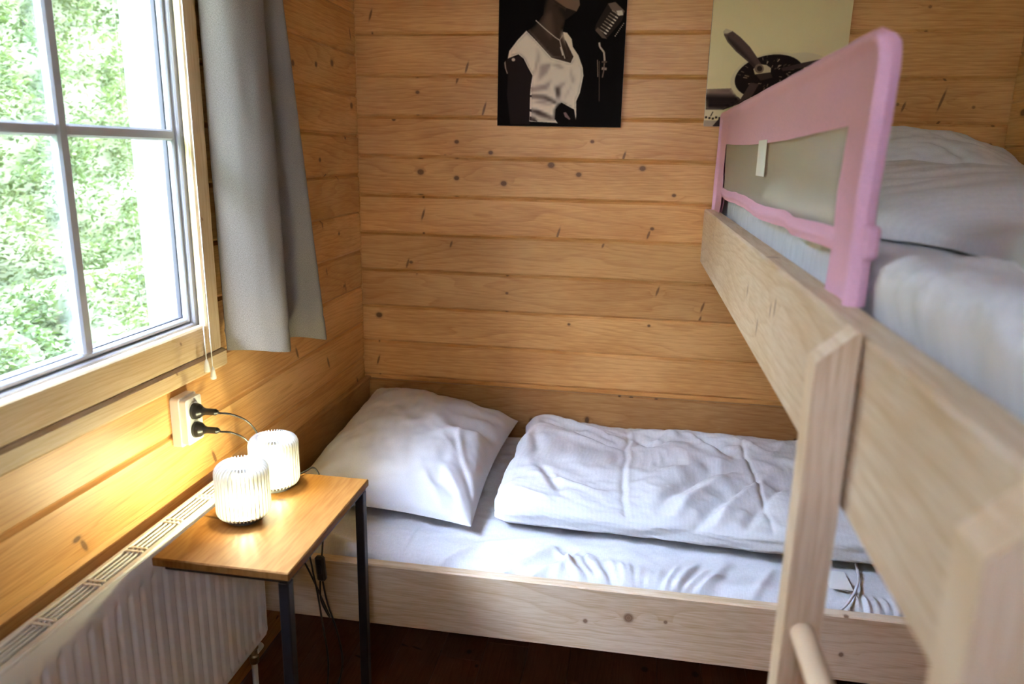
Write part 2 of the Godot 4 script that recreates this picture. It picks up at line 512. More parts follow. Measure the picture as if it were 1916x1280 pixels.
# the print of a radial aircraft engine with its propeller
func propeller_print() -> ImageTexture:
	var im := Image.create(800, 1200, false, Image.FORMAT_RGB8)
	im.fill(Color8(226, 208, 160))
	var at := func(list: Array) -> Array:
		var out := []
		for q in list:
			out.append(Vector2((q[0] - 195.0 + q[1] * 0.11) / 1335.0 * 800.0, 1200.0 - (1208.0 - q[1]) / 3300.0 * 2000.0))
		return out
	var pale := Color8(214, 196, 158)
	var deep := Color8(34, 24, 24)
	# the fuselage and the far wing
	fill(im, at.call([[105, 845], [360, 835], [440, 940], [400, 1000], [100, 1000]]), Color8(128, 104, 92))
	fill(im, at.call([[95, 900], [420, 905], [440, 960], [360, 1010], [250, 1050], [90, 1035]]), Color8(46, 34, 34))
	fill(im, at.call([[90, 1020], [300, 1050], [200, 1060], [88, 1045]]), Color8(90, 72, 66))
	fill(im, at.call([[85, 1045], [1700, 1045], [1700, 1120], [75, 1120]]), Color8(216, 200, 164))
	for k in 12:
		stroke(im, at.call([[78 + k * 34, 1122 + (k % 3) * 6], [100 + k * 34, 1120 + (k % 3) * 6]]), 12.0, Color8(52, 42, 40))
	fill(im, at.call([[70, 1150], [1700, 1150], [1700, 1215], [62, 1215]]), Color8(170, 152, 130))
	fill(im, at.call([[145, 1215], [230, 1120], [1700, 1120], [1700, 1215]]), Color8(56, 42, 40))
	stroke(im, at.call([[160, 1065], [135, 1110]]), 6.0, Color8(70, 58, 54))
	# the cowling
	fill(im, at.call(tilted(735, 735, 400, 235)), pale)
	fill(im, at.call(tilted(1000, 800, 420, 300)), pale)
	fill(im, at.call(tilted(725, 720, 345, 200)), deep)
	rng.seed = 12
	for k in 70:
		var a := rng.randf() * TAU
		var q := rng.randf_range(0.3, 0.95)
		var c := Vector2(725, 720) + Vector2(cos(a) * 330 * q, sin(a) * 190 * q).rotated(-0.2)
		var d := Vector2(cos(a), sin(a) * 0.6) * rng.randf_range(15, 50)
		var g := rng.randi_range(60, 190)
		stroke(im, at.call([[c.x, c.y], [c.x + d.x, c.y + d.y]]), rng.randf_range(3, 8), Color8(g, int(g * 0.86), int(g * 0.74)))
	# the blades
	fill(im, at.call([[285, 290], [310, 268], [370, 290], [450, 350], [540, 440], [610, 540], [655, 610], [590, 650], [520, 580], [400, 480], [320, 390], [290, 330]]), Color8(86, 66, 62))
	fill(im, at.call([[285, 290], [310, 268], [375, 292], [330, 312], [292, 318]]), Color8(196, 176, 146))
	fill(im, at.call([[310, 330], [420, 420], [600, 620], [585, 640], [500, 560], [400, 470], [330, 390]]), Color8(58, 44, 43))
	fill(im, at.call([[840, 640], [1000, 600], [1200, 560], [1500, 520], [1500, 580], [1150, 620], [860, 670]]), Color8(66, 50, 48))
	fill(im, at.call([[540, 780], [625, 790], [560, 900], [470, 985], [350, 1110], [330, 1080], [440, 940]]), Color8(72, 55, 52))
	blur_inside(im, at.call([[295, 310], [400, 330], [600, 550], [620, 600], [590, 630], [400, 470], [320, 380]]), 10)
	blur_inside(im, at.call([[100, 850], [355, 845], [430, 945], [250, 1045], [92, 1030]]), 16)
	# the hub
	fill(im, at.call([[570, 650], [620, 600], [700, 610], [745, 640], [740, 690], [640, 720], [585, 700]]), Color8(196, 176, 142))
	fill(im, at.call(oval_points(628, 645, 46, 44)), Color8(120, 98, 84))
	fill(im, at.call(oval_points(632, 645, 26, 26)), Color8(48, 36, 35))
	fill(im, at.call([[590, 700], [740, 680], [760, 730], [640, 760]]), Color8(60, 46, 42))
	return ImageTexture.create_from_image(softened(im, 3))

func tilted(x: float, y: float, rx: float, ry: float) -> Array:
	var p := []
	for k in 48:
		var q := Vector2(cos(TAU * k / 48.0) * rx, sin(TAU * k / 48.0) * ry).rotated(-0.22)
		p.append([x + q.x, y + q.y])
	return p

# ---------------------------------------------------------------- materials
func mat(c: Color, rough := 0.6, tex: Texture2D = null, metal := 0.0) -> StandardMaterial3D:
	var m := StandardMaterial3D.new()
	m.albedo_color = c
	m.roughness = rough
	m.metallic = metal
	if tex:
		m.albedo_texture = tex
	return m

func lin(r: float, g: float, b: float) -> Color:
	return Color(r, g, b).linear_to_srgb()

func make_materials() -> void:
	var wood := wood_texture(Vector3(240, 206, 154), Vector3(203, 156, 100), Vector3(118, 88, 58), 1.0)
	var pale := wood_texture(Vector3(236, 222, 200), Vector3(205, 178, 138), Vector3(140, 112, 88), 1.0)
	M.log = []
	for c in [lin(0.78, 0.59, 0.39), lin(0.74, 0.56, 0.36), lin(0.82, 0.63, 0.42)]:
		M.log.append(mat(c, 0.45, wood))
	M.side_log = []
	for c in [lin(0.82, 0.67, 0.48), lin(0.78, 0.63, 0.445), lin(0.86, 0.71, 0.52)]:
		M.side_log.append(mat(c, 0.45, wood))
	M.rail = mat(lin(0.98, 0.91, 0.82), 0.42, pale)
	M.board = mat(lin(0.55, 0.40, 0.26), 0.45, wood)
	M.casing = mat(lin(0.94, 0.84, 0.66), 0.4, pale)
	M.table = mat(lin(0.26, 0.175, 0.09), 0.55, wood)
	M.table.metallic_specular = 0.2
	M.ceiling = mat(lin(0.85, 0.78, 0.66), 0.6, wood)
	M.floor = [mat(lin(0.21, 0.115, 0.095), 0.5, wood), mat(lin(0.25, 0.135, 0.11), 0.5, wood)]
	M.outer = mat(lin(0.13, 0.137, 0.133), 0.9)
	M.outer.metallic_specular = 0.15
	M.frame = mat(lin(0.42, 0.44, 0.47), 0.35)
	M.gasket = mat(lin(0.05, 0.05, 0.055), 0.6)
	M.glass = mat(Color(1, 1, 1, 0.04), 0.02)
	M.glass.transparency = BaseMaterial3D.TRANSPARENCY_ALPHA
	M.white_metal = mat(lin(0.78, 0.77, 0.74), 0.35)
	M.black_metal = mat(lin(0.012, 0.011, 0.014), 0.45)
	M.black_plastic = mat(lin(0.02, 0.018, 0.016), 0.35)
	M.white_plastic = mat(lin(0.82, 0.81, 0.77), 0.28)
	M.brass = mat(lin(0.45, 0.36, 0.2), 0.35, null, 1.0)
	M.cord = mat(lin(0.8, 0.8, 0.76), 0.7)
	var linen := weave_texture(256, 21, 0.06, 0.012)
	M.linen = mat(lin(0.87, 0.87, 0.88), 0.85, linen)
	M.linen.uv1_scale = Vector3(8, 8, 1)
	var plain := weave_texture(256, 31, 0.06)
	M.sheet = mat(lin(0.87, 0.87, 0.89), 0.85, plain)
	M.sheet.uv1_scale = Vector3(6, 6, 1)
	var coarse := weave_texture(512, 41, 0.55)
	M.curtain = mat(lin(0.255, 0.226, 0.188), 0.9, coarse)
	M.curtain.uv1_scale = Vector3(3, 3, 1)
	M.pink = mat(lin(1.0, 0.56, 0.73), 0.75, plain)
	M.pink.uv1_scale = Vector3(6, 2, 1)
	M.mesh = mat(Color(lin(0.90, 0.82, 0.66), 0.38), 0.8)
	M.mesh.transparency = BaseMaterial3D.TRANSPARENCY_ALPHA
	M.tag = mat(lin(0.85, 0.84, 0.80), 0.7)
	M.canvas_side = mat(lin(0.55, 0.5, 0.42), 0.8)
	M.lamp_fin = mat(lin(0.55, 0.54, 0.515), 0.5)
	M.lamp_base = mat(lin(0.10, 0.10, 0.10), 0.4)
	M.lamp_glow = mat(lin(0.9, 0.88, 0.8), 0.6)
	M.lamp_glow.emission_enabled = true
	M.lamp_glow.emission = lin(1.0, 0.95, 0.72)
	M.lamp_glow.emission_energy_multiplier = 0.5
	M.leaf = mat(Color.WHITE, 0.8)
	M.leaf.metallic_specular = 0.25
	M.leaf.vertex_color_use_as_albedo = true
	M.leaf.backlight_enabled = true
	M.leaf.backlight = lin(0.5, 0.6, 0.25)
	M.twig = mat(lin(0.06, 0.05, 0.03), 0.8)
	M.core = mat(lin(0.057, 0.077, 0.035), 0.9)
	M.lawn = mat(lin(0.18, 0.27, 0.09), 0.9)

# ---------------------------------------------------------------- the place
func _ready() -> void:
	# camera
	var cam := Camera3D.new()
	cam.name = "camera"
	add_child(cam)
	cam.position = Vector3(0.9523, 1.3663, 2.5239)
	cam.basis = Basis.from_euler(Vector3(-0.245225, 0.160095, 0.021157), EULER_ORDER_YXZ)
	cam.near = 0.02
	cam.far = 200.0
	var lens := CameraAttributesPhysical.new()
	lens.frustum_focal_length = 26.28
	lens.frustum_focus_distance = 1.95
	lens.exposure_aperture = 3.2
	cam.attributes = lens
	cam.fov = 49.088
	cam.current = true
	# sky, sun, exposure
	var we := WorldEnvironment.new()
	we.name = "environment"
	var env := Environment.new()
	env.background_mode = Environment.BG_SKY
	var sm := ProceduralSkyMaterial.new()
	sm.sky_top_color = Color(0.71, 0.77, 0.89)
	sm.sky_horizon_color = Color(0.92, 0.915, 0.94)
	sm.ground_bottom_color = Color(0.25, 0.28, 0.2)
	sm.ground_horizon_color = Color(0.6, 0.65, 0.6)
	sm.sky_energy_multiplier = 6.0
	sm.ground_energy_multiplier = 2.0
	var sky := Sky.new()
	sky.sky_material = sm
	env.sky = sky
	env.ambient_light_source = Environment.AMBIENT_SOURCE_DISABLED
	env.tonemap_mode = Environment.TONE_MAPPER_LINEAR
	env.tonemap_exposure = 2.6
	env.sdfgi_enabled = true
	env.ssao_enabled = true
	env.ssil_enabled = true
	we.environment = env
	add_child(we)
	var sun := DirectionalLight3D.new()
	sun.name = "sun"
	sun.light_color = Color(1.0, 0.96, 0.88)
	sun.light_energy = 2.2
	sun.light_angular_distance = 1.5
	sun.shadow_enabled = true
	sun.sky_mode = DirectionalLight3D.SKY_MODE_LIGHT_ONLY
	add_child(sun)
	sun.look_at_from_position(Vector3(3.0, 5.2, -0.6), Vector3.ZERO)

	make_materials()
	build_shell()
	build_window()
	build_added_window()
	build_garden()
	build_lower_bed()
	build_upper_bunk()
	build_bedding()
	build_radiator()
	build_table()
	build_curtain()
	build_pictures()
	build_guard()
	build_lamps()
	build_socket_and_cords()

const OPEN_Z0 := 1.0      # rough opening in the left wall
const OPEN_Z1 := 1.714
const OPEN_Y0 := 0.955
const OPEN_Y1 := 2.215

func build_shell() -> void:
	rng.seed = 4
	var fl := structure("floor")
	slab(fl, "subfloor", Vector3(-0.14, -0.10, -0.06), Vector3(ROOM_X + 0.06, -0.012, ROOM_Z + 0.06), M.floor[0], 0.0)
	var n := 0
	var x := 0.0
	while x < ROOM_X - 0.01:
		var x1 := minf(x + 0.12, ROOM_X)
		var z := -rng.randf_range(0.0, 0.9)
		while z < ROOM_Z:
			var z1 := minf(z + 1.2, ROOM_Z)
			slab(fl, "plank", Vector3(x, -0.012, maxf(z, 0.0)), Vector3(x1 - 0.001, 0.0, z1 - 0.001), M.floor[n % 2], 0.001, 2, n % 9, 0.1 * (n % 7))
			n += 1
			z = z1
		x = x1
	var ce := structure("ceiling")
	for k in 12:
		var a := ROOM_Z * k / 12.0
		slab(ce, "board", Vector3(-0.06, ROOM_Y, a), Vector3(ROOM_X + 0.06, ROOM_Y + 0.03, a + ROOM_Z / 12.0 - 0.002), M.ceiling, 0.003, 0, k % 9, 0.0)
	slab(ce, "roof_deck", Vector3(-0.14, ROOM_Y + 0.03, -0.06), Vector3(ROOM_X + 0.06, ROOM_Y + 0.12, ROOM_Z + 0.06), M.outer, 0.0)
	slab(ce, "added_eaves", Vector3(-0.62, ROOM_Y + 0.06, -0.5), Vector3(-0.14, ROOM_Y + 0.12, ROOM_Z + 0.5), M.outer, 0.0)  # overhang out of view, added to keep sky light off the window reveal
	# back wall: joints at 0.052 + n * 0.13
	var bw := structure("wall_back")
	for k in range(-1, 18):
		var y := 0.052 + LOG * k
		var lo := maxf(y, 0.0)
		var row := posmod(k - 4, 9)
		slab(bw, "log", Vector3(-0.14, lo, -0.06), Vector3(ROOM_X + 0.12, y + LOG, 0.0), M.log[[0, 2, 0, 1, 0, 2, 0, 0, 1][row]], 0.0075, 0, row, -0.14)
	var lw := structure("wall_left")
	for k in range(-1, 18):
		var y := -0.013 + LOG * k
		var lo := maxf(y, 0.0)
		var hi := minf(y + LOG, ROOM_Y)
		if hi - lo < 0.02:
			continue
		var row := posmod(k * 4 + 2, 9)
		var m: Material = M.side_log[k % 3 if k >= 0 else 0]
		var spans := [[0.0, ROOM_Z, lo, hi]]
		if hi > OPEN_Y0 and lo < OPEN_Y1:
			spans = [[0.0, OPEN_Z0, lo, hi], [OPEN_Z1, ROOM_Z, lo, hi]]
			if lo < OPEN_Y0:
				spans.append([OPEN_Z0, OPEN_Z1, lo, OPEN_Y0])
			if hi > OPEN_Y1:
				spans.append([OPEN_Z0, OPEN_Z1, OPEN_Y1, hi])
		for s in spans:
			slab(lw, "log", Vector3(-0.06, s[2], s[0]), Vector3(0.0, s[3], s[1]), m, 0.0075, 2, row, 0.0)
	for s in [[0.0, OPEN_Z0, 0.0, ROOM_Y], [OPEN_Z1, ROOM_Z, 0.0, ROOM_Y], [OPEN_Z0, OPEN_Z1, 0.0, OPEN_Y0], [OPEN_Z0, OPEN_Z1, OPEN_Y1, ROOM_Y]]:
		slab(lw, "cladding", Vector3(-0.14, s[2], s[0]), Vector3(-0.06, s[3], s[1] + (0.06 if s[1] == ROOM_Z else 0.0)), M.outer, 0.0)
	var rw := structure("wall_right")
	var fw := structure("wall_front")
	for k in range(-1, 19):
		var y := -0.013 + LOG * k
		var lo := maxf(y, 0.0)
		var hi := minf(y + LOG, ROOM_Y)
		if hi - lo > 0.02:
			slab(rw, "log", Vector3(ROOM_X, lo, 0.0), Vector3(ROOM_X + 0.06, hi, ROOM_Z), M.side_log[posmod(k, 3)], 0.006, 2, posmod(k * 5, 9), 0.0)
		y += 0.065
		lo = maxf(y, 0.0)
		hi = minf(y + LOG, ROOM_Y)
		if hi - lo <= 0.02:
			continue
		var spans := [[-0.14, ROOM_X + 0.12, lo, hi]]
		if hi > FRONT[2] and lo < FRONT[3]:
			spans = [[-0.14, FRONT[0], lo, hi], [FRONT[1], ROOM_X + 0.12, lo, hi]]
			if lo < FRONT[2]:
				spans.append([FRONT[0], FRONT[1], lo, FRONT[2]])
			if hi > FRONT[3]:
				spans.append([FRONT[0], FRONT[1], FRONT[3], hi])
		for s in spans:
			slab(fw, "log", Vector3(s[0], s[2], ROOM_Z), Vector3(s[1], s[3], ROOM_Z + 0.06), M.side_log[posmod(k, 3)], 0.006, 0, posmod(k * 5, 9), 0.0)

# unseen window added behind the camera to light the faces turned this way
const FRONT := [0.70, 1.02, 1.71, 2.00]

func build_added_window() -> void:
	var w := structure("added_window_2")
	var z := ROOM_Z
	var bar := func(called: String, x0: float, x1: float, y0: float, y1: float, z0: float, z1: float, m: Material) -> void:
		slab(w, called, Vector3(x0, y0, z + z0), Vector3(x1, y1, z + z1), m, 0.003)
	bar.call("casing", FRONT[0] - 0.06, FRONT[0], FRONT[2] - 0.06, FRONT[3] + 0.06, -0.02, 0.0, M.casing)
	bar.call("casing", FRONT[1], FRONT[1] + 0.06, FRONT[2] - 0.06, FRONT[3] + 0.06, -0.02, 0.0, M.casing)
	bar.call("casing", FRONT[0], FRONT[1], FRONT[2] - 0.06, FRONT[2], -0.02, 0.0, M.casing)
	bar.call("casing", FRONT[0], FRONT[1], FRONT[3], FRONT[3] + 0.06, -0.02, 0.0, M.casing)
	bar.call("frame", FRONT[0], FRONT[0] + 0.04, FRONT[2], FRONT[3], 0.005, 0.055, M.frame)
	bar.call("frame", FRONT[1] - 0.04, FRONT[1], FRONT[2], FRONT[3], 0.005, 0.055, M.frame)
	bar.call("frame", FRONT[0] + 0.04, FRONT[1] - 0.04, FRONT[2], FRONT[2] + 0.04, 0.005, 0.055, M.frame)
	bar.call("frame", FRONT[0] + 0.04, FRONT[1] - 0.04, FRONT[3] - 0.04, FRONT[3], 0.005, 0.055, M.frame)
	var mid: float = (FRONT[0] + FRONT[1]) / 2
	bar.call("glazing_bar", mid - 0.012, mid + 0.012, FRONT[2] + 0.04, FRONT[3] - 0.04, 0.015, 0.045, M.frame)
	for c in [[FRONT[0] + 0.04, mid - 0.012], [mid + 0.012, FRONT[1] - 0.04]]:
		var q := QuadMesh.new()
		q.size = Vector2(c[1] - c[0], FRONT[3] - FRONT[2] - 0.08)
		part(w, "pane", q, M.glass, Vector3((c[0] + c[1]) / 2, (FRONT[2] + FRONT[3]) / 2, z + 0.03))

func build_window() -> void:
	var w := structure("window_1")
	var gz0 := 1.045
	var gz1 := 1.669
	var gy0 := 0.999
	var gy1 := 2.171
	# casing boards on the logs
	slab(w, "casing", Vector3(0.0, 0.916, 0.972), Vector3(0.02, 2.25, 1.027), M.casing, 0.004, 1, 11, 0.1)
	slab(w, "casing", Vector3(0.0, 0.916, 1.687), Vector3(0.02, 2.25, 1.742), M.casing, 0.004, 1, 11, 0.6)
	slab(w, "casing", Vector3(0.0, 0.916, 1.027), Vector3(0.02, 0.984, 1.687), M.casing, 0.004, 2, 11, 0.3)
	slab(w, "casing", Vector3(0.0, 2.186, 1.027), Vector3(0.02, 2.25, 1.687), M.casing, 0.004, 2, 11, 0.9)
	slab(w, "apron", Vector3(0.0, 0.874, 0.958), Vector3(0.026, 0.916, 1.756), M.casing, 0.006, 2, 11, 0.2)
	# outer frame, then the sash
	var ring := func(called: String, x0: float, x1: float, a0: float, a1: float, b0: float, b1: float, t: float, m: Material) -> void:
		slab(w, called, Vector3(x0, b0, a0), Vector3(x1, b1, a0 + t), m, 0.003)
		slab(w, called, Vector3(x0, b0, a1 - t), Vector3(x1, b1, a1), m, 0.003)
		slab(w, called, Vector3(x0, b0, a0 + t), Vector3(x1, b0 + t, a1 - t), m, 0.003)
		slab(w, called, Vector3(x0, b1 - t, a0 + t), Vector3(x1, b1, a1 - t), m, 0.003)
	ring.call("frame", -0.055, -0.004, OPEN_Z0, OPEN_Z1, OPEN_Y0, OPEN_Y1, 0.034, M.frame)
	ring.call("sash", -0.045, -0.012, 1.035, 1.679, 0.990, 2.180, 0.011, M.frame)
	ring.call("gasket", -0.035, -0.024, 1.0455, 1.6685, 1.0005, 2.1695, 0.003, M.gasket)
	# bars between the panes, on the room side of the glass
	var bars_y := [1.391, 1.78]
	var mid := 1.357
	slab(w, "glazing_bar", Vector3(-0.028, gy0, mid - 0.012), Vector3(-0.008, gy1, mid + 0.012), M.frame, 0.004)
	for y in bars_y:
		slab(w, "glazing_bar", Vector3(-0.028, y - 0.011, gz0), Vector3(-0.009, y + 0.011, mid - 0.012), M.frame, 0.004)
		slab(w, "glazing_bar", Vector3(-0.028, y - 0.011, mid + 0.012), Vector3(-0.009, y + 0.011, gz1), M.frame, 0.004)
	var ys := [gy0, 1.391, 1.78, gy1]
	for i in 3:
		for c in [[gz0, mid], [mid, gz1]]:
			var q := QuadMesh.new()
			q.size = Vector2(c[1] - c[0], ys[i + 1] - ys[i])
			part(w, "pane", q, M.glass, Vector3(-0.031, (ys[i] + ys[i + 1]) / 2, (c[0] + c[1]) / 2), Vector3(0, PI / 2, 0))
	# outer reveal boards and sill
	slab(w, "outer_jamb", Vector3(-0.105, 0.975, 0.985), Vector3(-0.056, 2.2, 1.001), M.outer, 0.003)
	slab(w, "outer_jamb", Vector3(-0.138, 0.965, 0.975), Vector3(-0.108, 2.2, 0.999), M.outer, 0.003)
	slab(w, "outer_jamb", Vector3(-0.150, 0.965, 1.713), Vector3(-0.056, 2.2, 1.729), M.outer, 0.003)
	slab(w, "outer_sill", Vector3(-0.175, 0.938, 0.97), Vector3(-0.056, 0.958, 1.744), M.outer, 0.004)
	# a raised blind with its two pull cords
	var hb := thing("window_blind", "white window blind with two thin cords and bell-shaped tassels", "blind", Vector3(0.03, 2.17, 1.357))
	part(hb, "headrail", cbox(Vector3(0.03, 0.03, 0.72), 0.004), M.white_plastic)
	for c in [[1.074, 0.916], [1.052, 0.893]]:
		var low := Vector3(0.042, c[1], c[0]) - hb.position
		var t := part(hb, "cord", tube(PackedVector3Array([low, low + Vector3(-0.004, 0.4, -0.002), low + Vector3(-0.008, 2.16 - c[1], -0.004)]), 0.0011, 6), M.cord)
		part(t, "tassel", lathe([Vector2(0, -0.026), Vector2(0.0062, -0.026), Vector2(0.0066, -0.022), Vector2(0.0042, -0.004), Vector2(0.0018, 0.002), Vector2(0, 0.002)], 12), M.white_plastic, low)

func build_garden() -> void:
	slab(self, "lawn", Vector3(-14, -0.5, -10), Vector3(14, -0.4, 14), M.lawn, 0.0).set_meta("kind", "structure")
	rng.seed = 91
	var leaf := Build.new()
	# one leaf: a pointed oval folded along its midrib, 5 cm long
	var pts := [Vector2(0, 0), Vector2(0.4, 0.22), Vector2(0.7, 0.5), Vector2(0.62, 0.75), Vector2(0, 1.0)]
	for s in [-1.0, 1.0]:
		for i in pts.size() - 1:
			var a := Vector3(s * pts[i].x * 0.016, absf(pts[i].x) * 0.005, pts[i].y * 0.05)
			var b := Vector3(s * pts[i + 1].x * 0.016, absf(pts[i + 1].x) * 0.005, pts[i + 1].y * 0.05)
			var c := Vector3(0, 0, 0.025)
			var nn := (a - c).cross(b - c).normalized()
			nn *= signf(nn.y)
			leaf.tri(a, b, c, nn, nn, nn)
	var lm := leaf.done()
	lm.surface_set_material(0, M.leaf)
	var bumps := noise(1.1, 8, 3)
	var hue := noise(0.9, 18, 2)
	# hedge: [label, centre depth x, low, high, z from, z to, leaves]
	var sets := [
		["tall sunlit leafy hedge filling the view outside the window", "tall_hedge", -2.35, -0.4, 3.6, -4.0, 9.0, 120000, 0.45],
		["pale green bush low outside the window in front of the tall hedge", "low_bush", -1.55, -0.4, 0.72, -1.6, 2.4, 30000, 0.30]]
	for s in sets:
		var root := thing(s[1], s[0], "hedge" if s[1] == "tall_hedge" else "bush", Vector3(s[2], -0.4, (s[5] + s[6]) / 2))
		var face := func(y: float, z: float) -> float:
			var top: float = s[4] + 0.45 * bumps.get_noise_2d(z * 2.0, 40.0)
			var round_top := smoothstep(top, top - s[8] * 1.2, y)
			return s[2] - s[8] * (1.0 - round_top) + 0.32 * s[8] * bumps.get_noise_2d(y * 2.2, z * 2.2) * 2.0
		var here := root.position
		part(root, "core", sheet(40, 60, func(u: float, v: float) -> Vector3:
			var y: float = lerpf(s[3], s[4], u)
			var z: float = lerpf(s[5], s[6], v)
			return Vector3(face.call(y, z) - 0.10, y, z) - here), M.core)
		var mm := MultiMesh.new()
		mm.transform_format = MultiMesh.TRANSFORM_3D
		mm.use_colors = true
		mm.mesh = lm
		mm.instance_count = s[7]
		for i in s[7]:
			var y := rng.randf_range(s[3], s[4])
			var z := rng.randf_range(s[5], s[6]) if i % 4 == 0 else rng.randf_range(maxf(s[5], -3.2), minf(s[6], 2.0))
			var deep := pow(rng.randf(), 1.6) * 0.14
			var x: float = face.call(y, z) + 0.05 - deep
			var b := Basis.from_euler(Vector3(rng.randf_range(-0.9, 0.5), PI / 2 + rng.randf_range(-1.5, 1.5), rng.randf_range(-0.8, 0.8)))
			var k := rng.randf_range(0.5, 1.0)
			mm.set_instance_transform(i, Transform3D(b.scaled(Vector3(k, k, k)), Vector3(x, y, z) - here))
			var t := clampf(0.5 + 0.9 * hue.get_noise_2d(y * 1.4, z * 1.4) + rng.randf_range(-0.3, 0.3), 0, 1)
			mm.set_instance_color(i, Color(lerpf(0.041, 0.072, t), lerpf(0.062, 0.091, t), lerpf(0.027, 0.042, t)))
		var mi := MultiMeshInstance3D.new()
		mi.name = "leaves"
		mi.multimesh = mm
		mi.set_meta("kind", "stuff")
		root.add_child(mi)

func build_lower_bed() -> void:
	var b := thing("bed", "low pine bed frame built against the back wall below the bunk", "bed", Vector3(1.0, 0.22, 0.94))
	var o := b.position
	var put := func(called: String, lo: Vector3, hi: Vector3, axis: int, row: int, off: float, m: Material) -> MeshInstance3D:
		return slab(b, called, lo - o, hi - o, m, 0.003, axis, row, off)
	put.call("side_rail", Vector3(0.003, 0.222, 0.927), Vector3(2.017, 0.387, 0.955), 0, 10, 0.0, M.rail)
	put.call("wall_board", Vector3(0.024, 0.33, 0.002), Vector3(2.017, 0.562, 0.024), 0, 9, 0.0, M.board)
	put.call("end_board", Vector3(0.002, 0.33, 0.002), Vector3(0.024, 0.569, 0.925), 2, 2, 0.3, M.board)
	put.call("base_panel", Vector3(0.026, 0.262, 0.026), Vector3(2.0, 0.28, 0.925), 0, 3, 0.0, M.board)
	for p in [[0.03, 0.03], [1.95, 0.03], [1.95, 0.87], [0.03, 0.5]]:
		put.call("leg", Vector3(p[0], 0.0, p[1]), Vector3(p[0] + 0.045, 0.26, p[1] + 0.045), 1, 4, 0.2, M.rail)

func build_upper_bunk() -> void:
	var b := thing("bunk_bed", "upper bunk frame of pale pine boards running along the right wall", "bunk bed", Vector3(1.6, 1.035, 1.1))
	var o := b.position
	var put := func(called: String, lo: Vector3, hi: Vector3, axis: int, row: int, off: float, m: Material) -> MeshInstance3D:
		return slab(b, called, lo - o, hi - o, m, 0.004, axis, row, off)
	put.call("side_rail", Vector3(1.1655, 1.035, 0.002), Vector3(1.205, 1.209, 2.24), 2, 11, 0.1, M.rail)
	put.call("end_rail", Vector3(1.205, 1.035, 2.20), Vector3(2.017, 1.209, 2.24), 0, 4, 0.1, M.rail)
	put.call("wall_rail", Vector3(1.99, 1.035, 0.002), Vector3(2.017, 1.209, 2.2), 2, 5, 0.1, M.rail)
	put.call("base_panel", Vector3(1.205, 1.06, 0.002), Vector3(1.99, 1.078, 2.2), 2, 6, 0.1, M.board)
	put.call("support_batten", Vector3(1.205, 1.035, 0.002), Vector3(1.99, 1.06, 0.03), 0, 7, 0.1, M.rail)
	var l := thing("bunk_ladder", "pine ladder with two square posts and round rungs against the bunk rail", "ladder", Vector3(1.1445, 0.0, 1.97))
	var out := PackedVector2Array([Vector2(-0.019, 0.0), Vector2(0.0185, 0.0), Vector2(0.0185, 1.214), Vector2(0.0145, 1.214), Vector2(-0.019, 1.183)])
	part(l, "post", prism(out, -0.195, -0.159, 7), M.rail)
	part(l, "post", prism(out, 0.164, 0.200, 5), M.rail)
	for y in [0.34, 0.62, 0.898]:
		part(l, "rung", tube(PackedVector3Array([Vector3(0, y, -0.170), Vector3(0, y, 0.170)]), 0.0125, 20), M.rail)

# a mattress in its fitted sheet: top and sides as one skin
func mattress_skin(lo: Vector3, hi: Vector3, r: float, extra: Callable) -> ArrayMesh:
	var nu := 400
	var nv := 190
	return sheet(nu, nv, func(u: float, v: float) -> Vector3:
		var iu := clampf((u * nu - 3.0) / (nu - 6.0), 0, 1)
		var iv := clampf((v * nv - 3.0) / (nv - 6.0), 0, 1)
		# more columns near the edges
		var x := lerpf(lo.x, hi.x, iu)
		var z := lerpf(lo.z, hi.z, iv)
		var d := minf(minf(x - lo.x, hi.x - x), minf(z - lo.z, hi.z - z))
		var drop := 0.0
		if d < r:
			drop = r - sqrt(maxf(r * r - (r - d) * (r - d), 0.0))
		var y := hi.y - drop
		var ring := maxf(maxf(3.0 - u * nu, u * nu - nu + 3.0), maxf(3.0 - v * nv, v * nv - nv + 3.0))
		if ring > 0.0:
			y = lerpf(hi.y - r, lo.y, ring / 3.0)
		return (extra.call(Vector3(x, y, z), d) as Vector3), false, Vector2((hi.x - lo.x) * 0.5, (hi.z - lo.z) * 0.5))

# a pillow between four corners (a-b far edge, d-c near edge) with its bulge
func pillow_skin(a: Vector3, b: Vector3, c: Vector3, d: Vector3, high: float, low: float, floor_y: float, list: Array, s: int, n_up := Vector3.UP) -> Array:
	var wob := noise(7.0, s, 3)
	var at := func(u: float, v: float, side: float) -> Vector3:
		# the edges draw in a little between the corners
		var uu := u + 0.035 * sin(PI * v) * (0.5 - u) * 2.0
		var vv := v + 0.04 * sin(PI * u) * (0.5 - v) * 2.0
		var p: Vector3 = a.lerp(b, uu).lerp(d.lerp(c, uu), vv)
		var f := pow(maxf(4.0 * u * (1.0 - u), 0.0), 0.52) * pow(maxf(4.0 * v * (1.0 - v), 0.0), 0.52)
		var w := folds(Vector2(u, v), list) * minf(f * 3.0, 1.0) + 0.012 * wob.get_noise_2d(u * 0.5, v * 0.5) * minf(f * 2.0, 1.0)
		if side > 0.0:
			return p + n_up * (high * f + w)
		p -= n_up * low * f
		p.y = maxf(p.y, minf(floor_y, p.y + 1.0)) if floor_y > -50.0 else p.y
		return p
	return [sheet(90, 90, func(u: float, v: float) -> Vector3: return at.call(smooth(u), smooth(v), 1.0)), sheet(40, 40, func(u: float, v: float) -> Vector3: return at.call(smooth(u), smooth(v), -1.0))]

func smooth(t: float) -> float:
	return lerpf(t, smoothstep(0.0, 1.0, t), 0.6)

